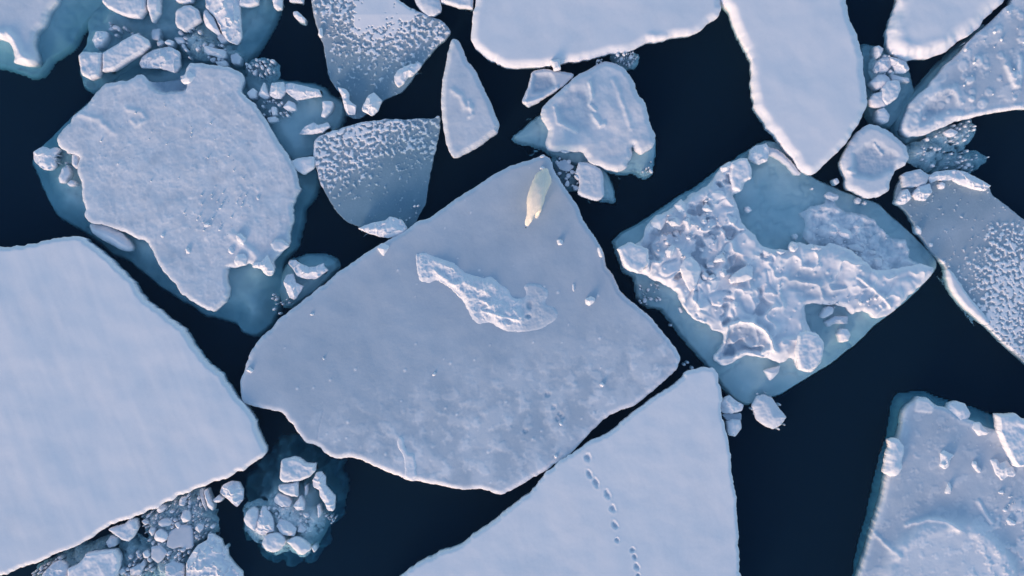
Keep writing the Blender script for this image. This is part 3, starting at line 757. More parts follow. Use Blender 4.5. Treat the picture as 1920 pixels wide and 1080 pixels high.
def in_poly(p, P):
    return sdf(np.array([p[0]]), np.array([p[1]]), P)[0]

def bits(region, n, r0, r1, label, group, hgt=0.08, snow=0.75, sink=0.0, cat='ice fragment', rest=None, style='facet', pw=1.6, excl=()):
    P = px(region); lo = P.min(0); hi = P.max(0)
    k = 0; tries = 0; placed = []
    while k < n and tries < 6000:
        tries += 1
        p = (RND.uniform(lo[0], hi[0]), RND.uniform(lo[1], hi[1]))
        if in_poly(p, P) < 0: continue
        r = r0 + (r1 - r0) * RND.random() ** pw
        if any((p[0] - a) ** 2 + (p[1] - b) ** 2 < (0.9 * (r + q)) ** 2 for a, b, q in placed): continue
        if any(in_poly(p, E) > -r * 0.5 for E in excl): continue
        placed.append((p[0], p[1], r))
        sv = min(1.05, (snow + 0.18) * RND.uniform(0.6, 1.2))
        BITS.append((r, dict(hgt=hgt * (0.5 + r / r1), style=style, snow=sv, group=group, pts=blob(p[0], p[1], r, 7, RND.uniform(0.75, 1.35), RND.uniform(0, 3.1), 0.3),
                     sink=sink * RND.random(), rest=rest, rough=0.006, mott=0.2), label, p))
        k += 1

# ---- top left cluster
T = '@120,0,3.6 '
G = 'ice chunks riding on the submerged floe at the top left'
K = lambda s, *a, **k: chunk(T + s, *a, **{'group': G, **k})
K('250,-140 250,10 290,50 380,95 440,112 510,118 545,60 540,-140', 0.24, 'broad white slab of ice cut by the top edge, with a curved bright lower rim', style='flat', snow=0.8)
K('552,-140 552,40 590,148 640,80 648,-140', 0.26, 'narrow blade of white ice pointing down from the top edge beside the broad slab', style='flat', snow=0.8)
K('750,70 800,35 850,30 900,60 920,130 870,170 810,210 760,180 745,150', 0.20, 'plain pale rounded ice block between the narrow blade and the long cracked block', style='flat', snow=0.7)
K('935,60 932,120 950,170 1060,255 1040,200 1000,110 950,50', 0.24, 'thin warm-lit wedge split off the left side of the long cracked block', snow=1.0)
K('940,-140 945,40 1010,110 1060,220 1100,275 1160,288 1190,240 1180,100 1170,-140', 0.32, 'long cracked white ice block hanging down from the top edge, pitted near its lower end', style='rough', snow=0.95)
K('175,260 205,200 275,205 280,240 240,300 200,315', 0.26, 'small bright jagged lump standing above the left end of the two-part flat slab', style='rough')
K('85,370 110,345 250,350 245,440 225,510 170,535 110,500', 0.30, 'squarish left plate of the two-part flat slab, with bright left rim', style='flat', snow=0.75)
K('252,350 340,300 400,260 480,220 560,260 570,300 520,350 420,410 330,470 252,480', 0.27, 'long right plate of the two-part flat slab, tapering to the upper right', style='flat', snow=0.8)
K('495,420 520,370 590,330 700,305 770,340 775,440 740,485 640,455 510,450', 0.24, 'trapezoid ice block with a grey hollow, right of the two-part flat slab', style='rough', snow=0.75)
K('940,300 1010,320 1080,330 1085,380 1060,390 990,365 940,350', 0.2, 'small pinkish ridge of ice below the long cracked block', style='rough', snow=0.8)
K('1010,410 1090,405 1100,435 1050,450', 0.12, 'tiny oval ice piece touching the top of the rubbly pale floe', snow=0.7)
K('780,540 830,470 885,510 850,560 800,560', 0.16, 'pale lump resting on the wet top corner of the rubbly pale floe', snow=0.85, group=None)
K('590,200 640,190 640,270 590,260', 0.06, 'dull pale block awash under the tip of the narrow blade', snow=0.5)
K('670,280 700,258 735,275 725,305 685,300', 0.16, 'small bright white nugget above the trapezoid block', style='dome', snow=1.0)
K('620,280 660,265 670,295 630,310', 0.08, 'small dull nugget left of the small bright white nugget', style='dome', snow=0.5)
K('740,250 800,250 810,285 760,290', 0.08, 'small pale flake right of the small bright white nugget', snow=0.65)
K('1180,35 1240,42 1310,20 1300,-140 1180,-140', 0.22, 'white slab at the top edge right of the long cracked block', style='flat', snow=0.9)
K('745,-140 750,5 800,20 860,10 900,-140', 0.2, 'thin ice slab at the top edge above the plain pale rounded block', style='flat', snow=0.7)
K('1050,220 1090,240 1100,270 1060,290 1030,250', 0.05, 'thin awash flake just above the small pinkish ridge', snow=0.5)
K('1120,370 1165,355 1195,385 1180,430 1130,425', 0.07, 'faint submerged lump at the lower right of the top left cluster', snow=0.5, style='dome')
bits(T + '760,190 900,180 940,290 1100,300 1080,420 800,380 780,300', 22, 2.0, 5.0, 'tiny crumb of ice in the slush below the long cracked block', 'crumbs below the long cracked block', hgt=0.05, snow=0.55)
bits(T + '300,150 560,180 560,240 400,240 300,290', 10, 2.0, 5.0, 'tiny crumb of ice awash above the two-part flat slab', 'crumbs above the two-part slab', hgt=0.04, snow=0.55)
bits(T + '1220,420 1330,380 1410,410 1420,500 1370,530 1250,500 1215,460', 26, 1.8, 4.5, 'tiny crumb in the small patch of brash right of the rubbly pale floe top', 'crumbs in the small brash patch upper left', hgt=0.07, snow=0.6)
# top edge pieces
chunk('@480,0,3 90,-90 88,0 95,35 110,52 140,45 145,0 145,-90', 0.2, 'small white ice tooth poking down from the top edge, left of the speckled floe', style='dome')
chunk('@480,0,3 205,60 230,58 275,100 270,122 240,115 205,80', 0.14, 'tiny elongated white ice piece floating left of the speckled floe top corner', style='rough')
chunk('@480,0,3 185,-90 185,5 265,15 270,-90', 0.12, 'thin pinkish slab at the top edge beside the small white tooth', style='flat', snow=0.6)
chunk('@480,0,3 890,-90 892,5 920,50 960,85 1000,88 1040,60 1045,40 1010,-90', 0.18, 'pinkish tapered ice piece at the top edge, right of the speckled floe', style='dome', snow=0.7)
chunk('@480,0,3 1020,-90 1040,8 1140,38 1220,45 1225,-90', 0.2, 'flat mauve ice plate at the top edge touching the top middle snow floe', style='flat', snow=0.7)
# crumbs left of the rubbly floe
U = '@0,0,3 '
chunk(U + '175,850 190,840 230,818 270,835 300,822 325,835 290,880 300,930 270,955 230,950 205,930 178,900', 0.26, 'knobbly white lump floating off the left corner of the rubbly pale floe', style='rough')
chunk(U + '320,1000 345,940 378,940 384,975 355,1025 330,1028', 0.16, 'medium pale chunk just below the knobbly white lump', style='facet', snow=0.85)
chunk(U + '372,1030 395,1010 420,1025 415,1042 385,1050', 0.12, 'small pale chunk below the medium pale chunk at the left', style='dome', snow=0.8)
chunk(U + '398,870 425,858 440,880 438,935 420,948 398,925', 0.18, 'upright oval chunk in the notch of the rubbly pale floe left edge', style='dome', snow=0.8)
bits(U + '290,860 390,840 400,930 330,990 300,960', 7, 1.5, 3.5, 'tiny crumb beside the knobbly white lump at the left', 'crumbs beside the knobbly lump', hgt=0.05, snow=0.6)
# on the rubbly floe
G = 'white blocks resting on the rubbly pale floe'
V = '@0,360,3 '
for s, hh, l in (('1320,240 1350,232 1382,262 1365,300 1330,270', 0.12, 'uppermost white block of the cluster near the rubbly pale floe right edge'),
                 ('1278,315 1300,305 1315,335 1305,350 1280,338', 0.10, 'small left block of the cluster near the rubbly pale floe right edge'),
                 ('1315,380 1330,350 1370,345 1390,370 1375,410 1335,418 1315,400', 0.14, 'largest, lowest white block of the cluster near the rubbly pale floe right edge')):
    chunk(V + s, hh, l, group=G, snow=1.0)
chunk('@480,360,3 -25,400 -5,395 20,395 45,370 60,350 80,395 98,435 85,470 55,470 20,430 -25,425', 0.2, 'bright cream crag on the right tip of the rubbly pale floe', style='rough', snow=1.0)
chunk(V + '1140,180 1170,170 1178,190 1150,200', 0.08, 'small white pebble of ice in the middle of the rubbly pale floe', snow=1.0, group=G)
chunk(V + '1040,310 1058,318 1068,345 1045,348', 0.10, 'narrow white fin in the hollow of the rubbly pale floe', snow=0.95, group=G)
chunk(V + '900,240 918,235 922,252 905,258', 0.06, 'lone white speck on the lower left of the rubbly pale floe', snow=0.95, group=G)
chunk('@480,360,3 80,290 110,265 150,270 185,300 140,335 100,330', 0.10, 'flat pale plate lying on the right edge of the rubbly pale floe', style='flat', snow=0.85, group=G)
chunk('@480,360,3 0,20 10,22 18,45 3,44', 0.06, 'white flake near the right edge of the rubbly pale floe', snow=1.0, group=G)
bits(V + '1000,0 1400,0 1430,200 1250,260 1050,200', 34, 1.0, 2.6, 'tiny white crumb scattered on the lower right of the rubbly pale floe', 'crumbs on the rubbly pale floe', hgt=0.06, snow=1.0)
bits(U + '700,560 1000,560 1350,700 1400,1050 900,1060 500,900', 38, 0.9, 2.4, 'tiny white crumb scattered on the upper half of the rubbly pale floe', 'crumbs on the rubbly pale floe upper half', hgt=0.05, snow=0.95)

# ---- crumbs along the teal block
W_ = '@480,0,3 '
G = 'white chunks on the teal submerged block'
for s, hh, st, l in (('-55,520 -20,490 0,510 -5,545 -40,550', 0.16, 'dome', 'leftmost rounded white lump on the teal submerged block'),
                     ('5,530 40,455 70,540 40,550', 0.22, 'facet', 'white cone-shaped lump second from left on the teal submerged block'),
                     ('68,530 80,462 150,455 165,505 135,550 92,548', 0.24, 'rough', 'tall squarish white lump third from left on the teal submerged block'),
                     ('155,470 185,460 350,498 368,535 280,548 220,560 165,515', 0.22, 'rough', 'long white ridge of ice along the top of the teal submerged block'),
                     ('80,600 110,598 116,640 90,650', 0.14, 'dome', 'small upright white piece below the squarish lump on the teal block'),
                     ('145,600 178,562 212,575 222,615 180,622', 0.15, 'facet', 'white lump below the long ridge on the teal block'),
                     ('58,662 105,650 122,675 70,686', 0.12, 'facet', 'lowest white lump beside the rubbly floe on the teal block'),
                     ('370,565 425,565 430,590 415,625 385,660 363,652 372,610', 0.18, 'dome', 'upright white chunk at the right end of the teal block'),
                     ('230,750 265,708 320,685 345,702 400,683 412,710 370,742 300,752', 0.2, 'rough', 'warm-lit cream chunk at the lower right of the teal block'),
                     ('190,905 240,885 325,878 328,940 270,982 205,950', 0.16, 'flat', 'pale bridging piece wedged between the rubbly floe and the quarter-disc floe')):
    chunk(W_ + s, hh, l, style=st, group=G, snow=0.95)
bits(W_ + '0,560 240,560 220,640 120,680 30,640', 26, 1.2, 3.6, 'tiny white crumb among the lumps on the teal submerged block', 'crumbs on the teal block', hgt=0.08, snow=0.9)
# speckled floes' own blocks
for s, hh, st, l in (('350,155 368,150 375,200 358,210 346,190', 0.16, 'dome', 'tiny white knob on the left edge of the top speckled floe'),
                     ('775,420 800,385 850,360 920,345 930,365 880,420 850,430 825,470 795,487 778,460', 0.24, 'rough', 'chain of bright white ice blocks on the lower right edge of the top speckled floe'),
                     ('455,485 500,495 520,520 520,560 560,590 552,640 510,640 492,600 480,540', 0.22, 'rough', 'crooked white chunk at the left foot of the top speckled floe'),
                     ('590,600 625,530 660,512 705,560 680,620 645,648 595,620', 0.30, 'rough', 'chunky white block at the bottom tip of the top speckled floe')):
    chunk(W_ + s, hh, l, style=st, snow=1.0)
chunk('@480,360,3 567,203 610,185 655,168 720,160 750,135 820,155 850,200 818,240 740,258 690,250 630,232', 0.26, 'bright spindle-shaped block at the bottom of the quarter-disc speckled floe', style='rough', snow=1.0)
bits('@480,360,3 800,90 930,60 900,170 850,190', 5, 1.2, 3, 'tiny crumb in the water right of the spindle-shaped block', 'crumbs by the spindle block', hgt=0.03, snow=0.5)

# ---- pair of cream chunks left of the bear floe
r2 = tag(shelf_field('submerged_floe', '573,480 600,480 628,488 630,500 618,515 600,532 575,552 550,570 530,575 522,545 528,515 540,490 555,488', z_in=-0.35, z_edge=-0.5, w=0.3, under=4, bumps=0.05, h=0.05),
    'small dark submerged ice patch holding two cream chunks, beside the bear floe upper left edge', 'ice')
chunk('@480,360,3 172,400 180,382 215,380 250,405 290,420 330,418 378,398 380,420 402,440 330,490 270,488 228,475 200,430', 0.24, 'long bright cream chunk beside the upper left edge of the bear floe', style='rough', snow=1.0)
chunk('@480,360,3 148,505 165,465 205,458 218,508 262,530 240,570 210,606 182,595', 0.22, 'forked cream chunk just below the long bright cream chunk', style='rough', snow=1.0)
bits('@480,360,3 90,560 170,570 200,640 120,690 80,640', 12, 1.2, 3, 'tiny crumb in dark water near the forked cream chunk', 'crumbs near the forked cream chunk', hgt=0.03, snow=0.5)

# ---- blocks on the bear floe
G = 'small white blocks on the bear floe'
for s, hh, l in (('@480,360,3 678,315 700,285 748,300 735,330 715,362 700,345', 0.14, 'white block on the upper left edge of the bear floe'),
                 ('@960,360,3 250,270 270,262 290,275 285,295 262,298', 0.10, 'small white cube of ice on the bear floe, below right of the bear'),
                 ('@960,360,3 412,605 440,585 470,595 468,615 435,642 418,630', 0.16, 'largest white block on the right side of the bear floe'),
                 ('@960,360,3 480,310 500,305 514,340 508,370 488,360', 0.12, 'pinkish white nub on the right edge of the bear floe'),
                 ('@0,360,3 1380,1000 1400,985 1428,1005 1405,1022', 0.12, 'white block by the far left corner of the bear floe'),
                 ('@960,720,3 490,5 510,-8 525,5 510,22', 0.09, 'small white block near the right side of the bear floe, below the largest block'),
                 ('@960,720,3 238,402 256,400 256,420 240,420', 0.08, 'small white block near the lower edge of the bear floe'),
                 ('@480,360,3 990,1025 1008,1012 1012,1030 995,1038', 0.06, 'tiny white grain in the middle of the bear floe'),
                 ('@960,360,3 340,515 352,512 352,560 344,560', 0.05, 'thin white sliver standing left of the largest block on the bear floe'),
                 ('@480,360,3 300,685 325,680 325,692 305,694', 0.05, 'flat white chip on the left part of the bear floe'),
                 ('@480,360,3 372,925 384,935 384,948 375,945', 0.05, 'tiny white chip above the far left corner of the bear floe'),
                 ('@960,720,3 265,215 285,215 285,235 268,235', 0.06, 'tiny white grain beside the paw marks on the bear floe'),
                 ('@960,280,6.75 350,228 385,212 425,235 395,262 360,255', 0.05, 'pale flat chip on the bear floe, left of the bear rump')):
    chunk(s, hh, l, group=G, snow=1.0)
chunk('@940,280,6.75 478,105 500,70 530,60 560,70 540,100 510,112', 0.08, 'pale knob on the very tip of the bear floe', style='dome', snow=0.9, group=G)

# ---- round floe neighbours
chunk('1032,112 1050,110 1052,128 1040,131', 0.2, 'small pale neck of ice between the top middle snow floe and small triangular floe', style='flat', snow=0.75)
bits('@960,0,3 570,315 620,300 690,290 710,315 690,355 655,370 600,345', 24, 1.5, 4.5, 'tiny crumb in the brash above the rounded lumpy floe', 'crumbs above the rounded lumpy floe', hgt=0.05, snow=0.6)
bits('@960,0,3 465,340 520,320 530,345 480,360', 5, 1.5, 3, 'tiny crumb in the brash above the rounded lumpy floe', 'crumbs above the rounded lumpy floe', hgt=0.05, snow=0.6)
bits('@960,0,3 230,880 330,890 370,960 370,1060 310,1040 250,960', 16, 1.8, 6, 'dull crumb in the dark water at the tip of the bear floe', 'crumbs at the tip of the bear floe', hgt=0.02, snow=0.45)
chunk('@960,0,3 245,915 300,895 325,920 350,935 320,965 270,950', 0.04, 'dull teal block awash beside the tip of the bear floe', snow=0.4)
bits('@960,0,3 730,960 790,900 800,940 770,990', 6, 1.5, 4, 'tiny teal crumb off the lower right of the rounded lumpy floe', 'teal crumbs by the rounded lumpy floe', hgt=0.02, snow=0.45)
chunk('@960,280,6.75 600,10 640,5 700,5 740,20 690,45 640,35', 0.03, 'thin flake under the lower left of the rounded lumpy floe', snow=0.6)

# ---- rubble between the snow tongue and the cream-rimmed floe
tag(shelf_field('submerged_floe', '1618,85 1640,83 1665,93 1705,110 1712,140 1720,170 1702,197 1690,217 1672,237 1645,233 1635,212 1630,180 1624,130',
    z_in=-0.40, z_edge=-0.5, w=0.3, under=4, bumps=0.05, h=0.05), 'dark teal submerged slab under the rubble right of the tall snow tongue', 'ice')
X_ = '@1600,60,3.175 '
G = 'rubble between the tall snow tongue and the cream-rimmed floe'
for s, hh, st, l in (('135,80 165,72 190,95 175,130 150,155 132,120', 0.24, 'facet', 'topmost white wedge in the rubble right of the tall snow tongue'),
                     ('150,165 215,132 240,190 205,235 155,232 130,215', 0.2, 'rough', 'blue-grey lump under the topmost wedge in that rubble by the snow tongue'),
                     ('130,215 155,205 150,240 132,238', 0.14, 'dome', 'little nub on the left flank of the rubble right of the snow tongue'),
                     ('110,300 150,255 200,245 235,285 200,320 150,340', 0.2, 'facet', 'broken plate in the middle of the rubble right of the snow tongue'),
                     ('175,330 215,285 280,283 290,340 262,395 205,435 170,400', 0.26, 'flat', 'largest rounded plate in the rubble right of the snow tongue'),
                     ('102,400 125,365 175,350 200,390 200,440 150,448 108,438', 0.2, 'dome', 'rounded lump at the lower left of the rubble right of the snow tongue'),
                     ('222,135 275,150 330,172 348,218 320,238 270,240 240,190', 0.3, 'rough', 'pinkish lump joined to the cream-rimmed floe corner'),
                     ('235,245 290,262 345,270 348,292 300,288 240,282', 0.2, 'facet', 'pinkish prong below the pinkish lump at the cream-rimmed floe'),
                     ('150,458 190,445 225,490 215,535 180,542 150,520', 0.2, 'dome', 'lone pale ball of ice at the bottom of the rubble right of the snow tongue')):
    chunk(X_ + s, hh, l, style=st, group=G, snow=0.85)
bits(X_ + '130,150 240,130 330,230 250,290 120,300', 14, 2, 5, 'small crumb filling the rubble right of the tall snow tongue', 'crumbs in the rubble by the snow tongue', hgt=0.12, snow=0.75)
# slush to the right of the roundish floe
chunk(X_ + '545,592 590,572 635,590 605,620 570,622', 0.14, 'bright lens of ice in the slush below the rough right floe', snow=1.0)
chunk(X_ + '435,635 450,625 462,640 445,650', 0.10, 'tiny bright pebble left of the bright lens of ice', style='dome', snow=0.95)
def slush(outline, label, z=-0.06, amp=0.13, snow=0.58, name='brash_ice'):
    sd = nseed()
    P = roughen(world(px(outline)), 0.07, sd, freq=4)
    def fn(X, Y, d):
        n = fbm(X, Y, 3.0, 5, sd + 1, 0.65)
        Z = z + amp * n - 0.25 * np.clip(1 - d / 0.3, 0, 2)
        Z = np.where(n < -0.35, Z - 0.5 * (-0.35 - n), Z)
        return Z, snow + 0.45 * np.clip(n, -1, 1)
    return tag(grid_mesh(name, M_SUB, P, 0.022, 0.12, fn, keep=False), label, 'brash ice', kind='stuff')
slush(X_ + '130,150 180,130 240,150 300,240 250,300 200,300 140,290 120,220', 'frothy slush packed between the lumps right of the tall snow tongue', z=0.02, amp=0.10, snow=0.6)
slush(X_ + '470,610 560,570 640,560 720,520 740,590 700,640 660,690 560,690 490,650', 'half-sunken slushy ice below the lower edge of the rough right floe')
slush(X_ + '345,680 430,650 540,680 550,720 500,760 470,820 430,790 380,770 340,760', 'half-sunken slushy ice with dark holes right of the roundish floe', z=-0.04)
slush(X_ + '540,690 700,700 790,720 820,750 760,800 700,830 500,820', 'dark half-sunken slush above the long white bar', z=-0.28)
slush('@120,0,3.6 1220,420 1330,380 1410,410 1420,500 1370,530 1250,500 1215,460', 'small patch of half-sunken slush right of the rubbly pale floe top', z=-0.2)
slush('@960,0,3 230,880 330,890 370,960 370,1060 310,1040 250,960', 'murky slush in the gap at the tip of the bear floe', z=-0.25)
slush('@960,0,3 570,315 620,300 690,290 710,315 690,355 655,370 600,345', 'small slush patch between top middle snow floe and rounded lumpy floe', z=-0.08)
slush('@120,0,3.6 740,210 900,180 940,250 1100,290 1180,360 1060,400 900,370 790,320', 'dark slush below the long cracked block in the top left cluster', z=-0.12)
bits(X_ + '470,610 560,570 720,520 740,590 660,690 490,650', 26, 1.2, 4, 'tiny crumb in the slush below the rough right floe', 'crumbs in the slush below the rough right floe', hgt=0.06, snow=0.7)
bits(X_ + '345,680 540,680 800,720 820,750 700,830 430,790', 34, 1.2, 4, 'tiny crumb in the slush above the long white bar', 'crumbs in the slush above the long white bar', hgt=0.05, snow=0.6)
G = 'chunks on the upper end of the speckled right floe'
for s, hh, st, sn, l in (('290,850 330,830 400,812 458,852 442,900 380,920 300,925', 0.18, 'flat', 0.55, 'grey-blue plate of ice left of the long white bar'),
                         ('268,1010 300,942 335,930 362,985 320,1020 290,1025', 0.24, 'rough', 0.95, 'jagged white lump at the left of the speckled right floe upper end'),
                         ('360,962 400,912 468,898 482,950 440,1002 390,1000', 0.28, 'rough', 1.0, 'warm-lit white lump under the grey-blue plate'),
                         ('452,860 500,828 622,815 622,870 560,885 505,880 470,900', 0.22, 'rough', 0.9, 'left half of the long white bar'),
                         ('626,815 680,828 760,870 835,912 795,945 720,930 640,900 606,880', 0.26, 'rough', 1.0, 'right half of the long white bar, tapering to a point'),
                         ('512,905 530,888 556,905 548,930 520,932', 0.16, 'dome', 0.95, 'small white ball below the left half of the long white bar')):
    chunk(X_ + s, hh, l, style=st, group=G, snow=sn, rest=0.0)
chunk('@1440,360,3 838,190 850,185 872,215 868,240 845,225', 0.14, 'white spur on the left edge of the speckled right floe', snow=0.9)
chunk('@1440,360,3 910,285 935,290 930,310 912,308', 0.10, 'second smaller spur on the left edge of the speckled right floe', snow=0.8)
chunk('@1440,0,3 370,1010 392,1000 405,1025 385,1042', 0.08, 'small round pebble between tall snow tongue tip and roundish floe', style='dome', snow=0.7)
# ---- things on and around the diamond floe
D2 = '@1150,260,4.5 '
D3 = '@1150,480,4.5 '
D4 = '@1440,340,4.5 '
G = 'blocks on the diamond floe'
for s, hh, st, sn, l in ((D2 + '35,925 140,870 300,930 300,1040 260,1100 210,1140 130,1105 90,1060', 0.22, 'flat', 0.85, 'large flat pinkish block at the left corner of the diamond floe'),
                         (D3 + '565,110 605,25 660,8 720,50 748,120 715,230 655,305 620,240', 0.26, 'facet', 0.95, 'tall white coffin-shaped block on the diamond floe'),
                         (D3 + '980,190 1050,130 1150,72 1185,85 1185,190 1100,220 1000,232', 0.22, 'facet', 0.9, 'white wedge-shaped block right of the coffin-shaped block'),
                         (D3 + '848,55 880,0 930,-25 965,45', 0.2, 'facet', 0.85, 'pale triangular block above the white wedge on the diamond floe'),
                         (D3 + '745,160 775,125 810,160 795,200 760,200', 0.14, 'facet', 0.8, 'small dark-edged pebble right of the coffin-shaped block'),
                         (D3 + '815,180 845,150 875,175 855,210 825,210', 0.14, 'facet', 0.8, 'second pebble right of the coffin-shaped block'),
                         (D3 + '890,150 925,90 970,160 930,180', 0.14, 'facet', 0.75, 'small triangular pebble left of the white wedge'),
                         (D3 + '790,60 850,45 860,90 800,105', 0.12, 'facet', 0.75, 'greyish pebble above the pair of pebbles on the diamond floe'),
                         (D2 + '990,200 1060,165 1130,160 1170,240 1175,330 1100,370 1080,445 1010,430 985,320', 0.24, 'flat', 0.95, 'big smooth white block on the upper left side of the diamond floe'),
                         (D2 + '910,240 990,185 1015,215 970,270 925,280', 0.2, 'facet', 0.9, 'small wedge left of the big smooth white block'),
                         (D2 + '1160,90 1200,55 1260,45 1300,30 1325,80 1315,180 1240,215 1150,175', 0.26, 'rough', 0.95, 'square white block at the top of the diamond floe'),
                         (D2 + '520,560 580,505 615,550 610,610 560,620', 0.2, 'facet', 0.9, 'pinkish tilted plate on the left arm of the diamond floe'),
                         (D2 + '320,700 370,640 470,630 450,690 410,770 330,740', 0.22, 'facet', 0.85, 'pale plate near the left arm edge of the diamond floe'),
                         (D2 + '470,700 550,660 570,730 500,735', 0.18, 'facet', 0.8, 'small tilted plate in the middle of the left arm'),
                         (D2 + '505,790 540,760 590,830 545,850', 0.16, 'facet', 0.85, 'little block above the coffin-shaped block'),
                         (D2 + '590,690 640,660 660,740 640,780', 0.16, 'facet', 0.8, 'narrow tilted plate above the coffin-shaped block'),
                         (D2 + '755,590 790,535 850,610 790,615', 0.18, 'facet', 0.9, 'pale triangular block in the upper left arm of the diamond floe'),
                         (D2 + '440,950 500,890 530,900 500,1000 460,1000', 0.16, 'facet', 0.85, 'upright pale plate left of the coffin-shaped block'),
                         (D2 + '800,830 840,805 880,840 860,875', 0.14, 'facet', 0.85, 'small pale block right of centre of the left arm'),
                         (D2 + '730,690 790,680 800,720 760,722', 0.12, 'facet', 1.0, 'tiny pink-lit block in the middle of the left arm'),
                         (D4 + '595,425 640,390 700,410 738,480 690,488 620,455', 0.22, 'facet', 1.05, 'brightest cream block on the awash side of the diamond floe'),
                         (D4 + '680,540 760,525 825,570 810,592 700,575', 0.14, 'facet', 0.75, 'pale blue slab below the brightest cream block'),
                         (D4 + '850,580 920,585 930,615 870,612', 0.12, 'facet', 0.75, 'small pale slab right of the pale blue slab'),
                         (D4 + '893,650 940,640 970,660 968,720 920,720', 0.14, 'flat', 0.7, 'square pale blue slab on the right part of the diamond floe'),
                         (D4 + '185,550 210,505 250,515 265,560 230,600 195,590', 0.2, 'dome', 0.85, 'rounded knob on the pool shore of the diamond floe'),
                         (D4 + '215,450 240,440 262,465 245,492 220,485', 0.12, 'dome', 0.7, 'small round pebble in the pool above the rounded knob'),
                         (D4 + '360,570 410,530 465,560 430,600', 0.16, 'dome', 0.8, 'second rounded knob on the pool shore of the diamond floe'),
                         (D4 + '65,590 110,565 155,600 110,625', 0.16, 'dome', 0.85, 'low knob on the pool shore left of the rounded knob'),
                         (D4 + '485,110 520,85 600,115 600,150 560,170 500,140', 0.12, 'rough', 0.65, 'grey lump standing in the teal corner below the roundish floe'),
                         (D4 + '740,160 765,132 795,150 785,185 755,188', 0.1, 'dome', 0.55, 'dull round pebble in teal water by the roundish floe'),
                         (D4 + '800,180 820,165 845,180 825,198', 0.08, 'dome', 0.5, 'second dull pebble in teal water by the roundish floe'),
                         (D4 + '365,55 385,48 392,62 375,70', 0.08, 'dome', 0.7, 'tiny pebble in the teal water left of the roundish floe foot'),
                         (D2 + '1118,575 1150,568 1180,600 1145,628 1120,605', 0.16, 'facet', 0.9, 'lone white lump in the teal pool on the diamond floe'),
                         ('@1440,360,3 398,800 415,770 455,772 472,800 460,840 415,848', 0.22, 'dome', 1.0, 'lone white ball in teal water at the lower right of the diamond floe'),
                         ('@1440,360,3 300,700 325,655 350,640 374,650 372,685 320,712', 0.2, 'dome', 0.9, 'white oval in the notch of the diamond floe lower side'),
                         ('@1440,360,3 325,735 380,700 440,700 460,700 455,742 380,740 345,760', 0.14, 'rough', 0.75, 'pale crusty lump below the white oval'),
                         (D3 + '1280,970 1420,930 1400,990 1330,1058 1310,1010', 0.2, 'facet', 0.95, 'small white arrowhead at the bottom of the diamond floe'),
                         (D3 + '552,440 570,432 592,475 578,485', 0.08, 'dome', 0.8, 'little white seed in teal water under the coffin-shaped block'),
                         ('@1440,360,3 158,900 175,800 220,780 290,800 322,850 312,930 280,990 225,1018 180,1000', 0.30, 'flat', 0.88, 'large rounded pale lobe at the bottom of the diamond floe')):
    chunk(s, hh, l, style=st, group=G, snow=sn)
bits(D2 + '330,650 900,480 1000,850 900,1050 450,1050 330,850', 45, 1.6, 5.0, 'small broken bit among the blocks on the left arm of the diamond floe', 'broken bits on the left arm of the diamond floe', hgt=0.10, snow=0.8)
bits(D4 + '350,380 620,400 1000,450 1150,560 900,640 600,600 350,470', 34, 1.2, 4.0, 'small broken bit on the awash side of the diamond floe', 'broken bits on the awash side of the diamond floe', hgt=0.06, snow=0.7)
bits(D4 + '400,960 900,940 960,1040 1000,1060 560,1080', 20, 1.2, 4.0, 'small broken bit along the lower edge of the diamond floe', 'broken bits on the lower edge of the diamond floe', hgt=0.08, snow=0.8)
bits(D3 + '220,230 380,200 400,380 280,440 215,380', 22, 1.2, 4.5, 'tiny crumb off the lower left edge of the diamond floe', 'crumbs off the left corner of the diamond floe', hgt=0.04, snow=0.6)
for (a, b) in ((1258, 610), (1290, 680), (1298, 690), (1284, 684)):
    chunk(None, 0.03, 'faint crumb in the dark gap between the bear floe and the diamond floe', pts=blob(a, b, 3.0, 7), snow=0.35, group='crumbs in the dark gap', name='ice_fragment', cat='ice fragment', sink=0.06, rest=0.0)

# ---- below the diamond floe
chunk('@960,720,3 1170,130 1200,80 1230,65 1270,100 1310,120 1300,155 1240,170 1190,165', 0.24, 'shell-shaped pale chunk between the tracked floe and the diamond floe', style='rough', snow=0.85)
chunk('@960,720,3 1215,215 1250,200 1290,205 1297,250 1262,300 1222,290', 0.22, 'rounded pale chunk under the shell-shaped chunk', style='dome', snow=0.8)
chunk('1412,762 1420,745 1435,740 1450,747 1462,765 1477,783 1468,797 1452,806 1436,800 1420,788', 0.26, 'lone pale rounded chunk with a fuzzy edge, floating under the diamond floe tip', style='dome', snow=0.7)
chunk('@960,720,3 1185,170 1290,165 1290,205 1215,212', 0.03, 'dark sunken piece joining the shell-shaped and rounded pale chunks', style='flat', snow=0.25, sink=0.05)
bits('1405,748 1425,735 1450,738 1480,785 1478,808 1450,812 1420,795', 26, 1.0, 3.0, 'tiny crumb around the lone pale rounded chunk', 'crumbs around the lone pale chunk', hgt=0.05, snow=0.8)

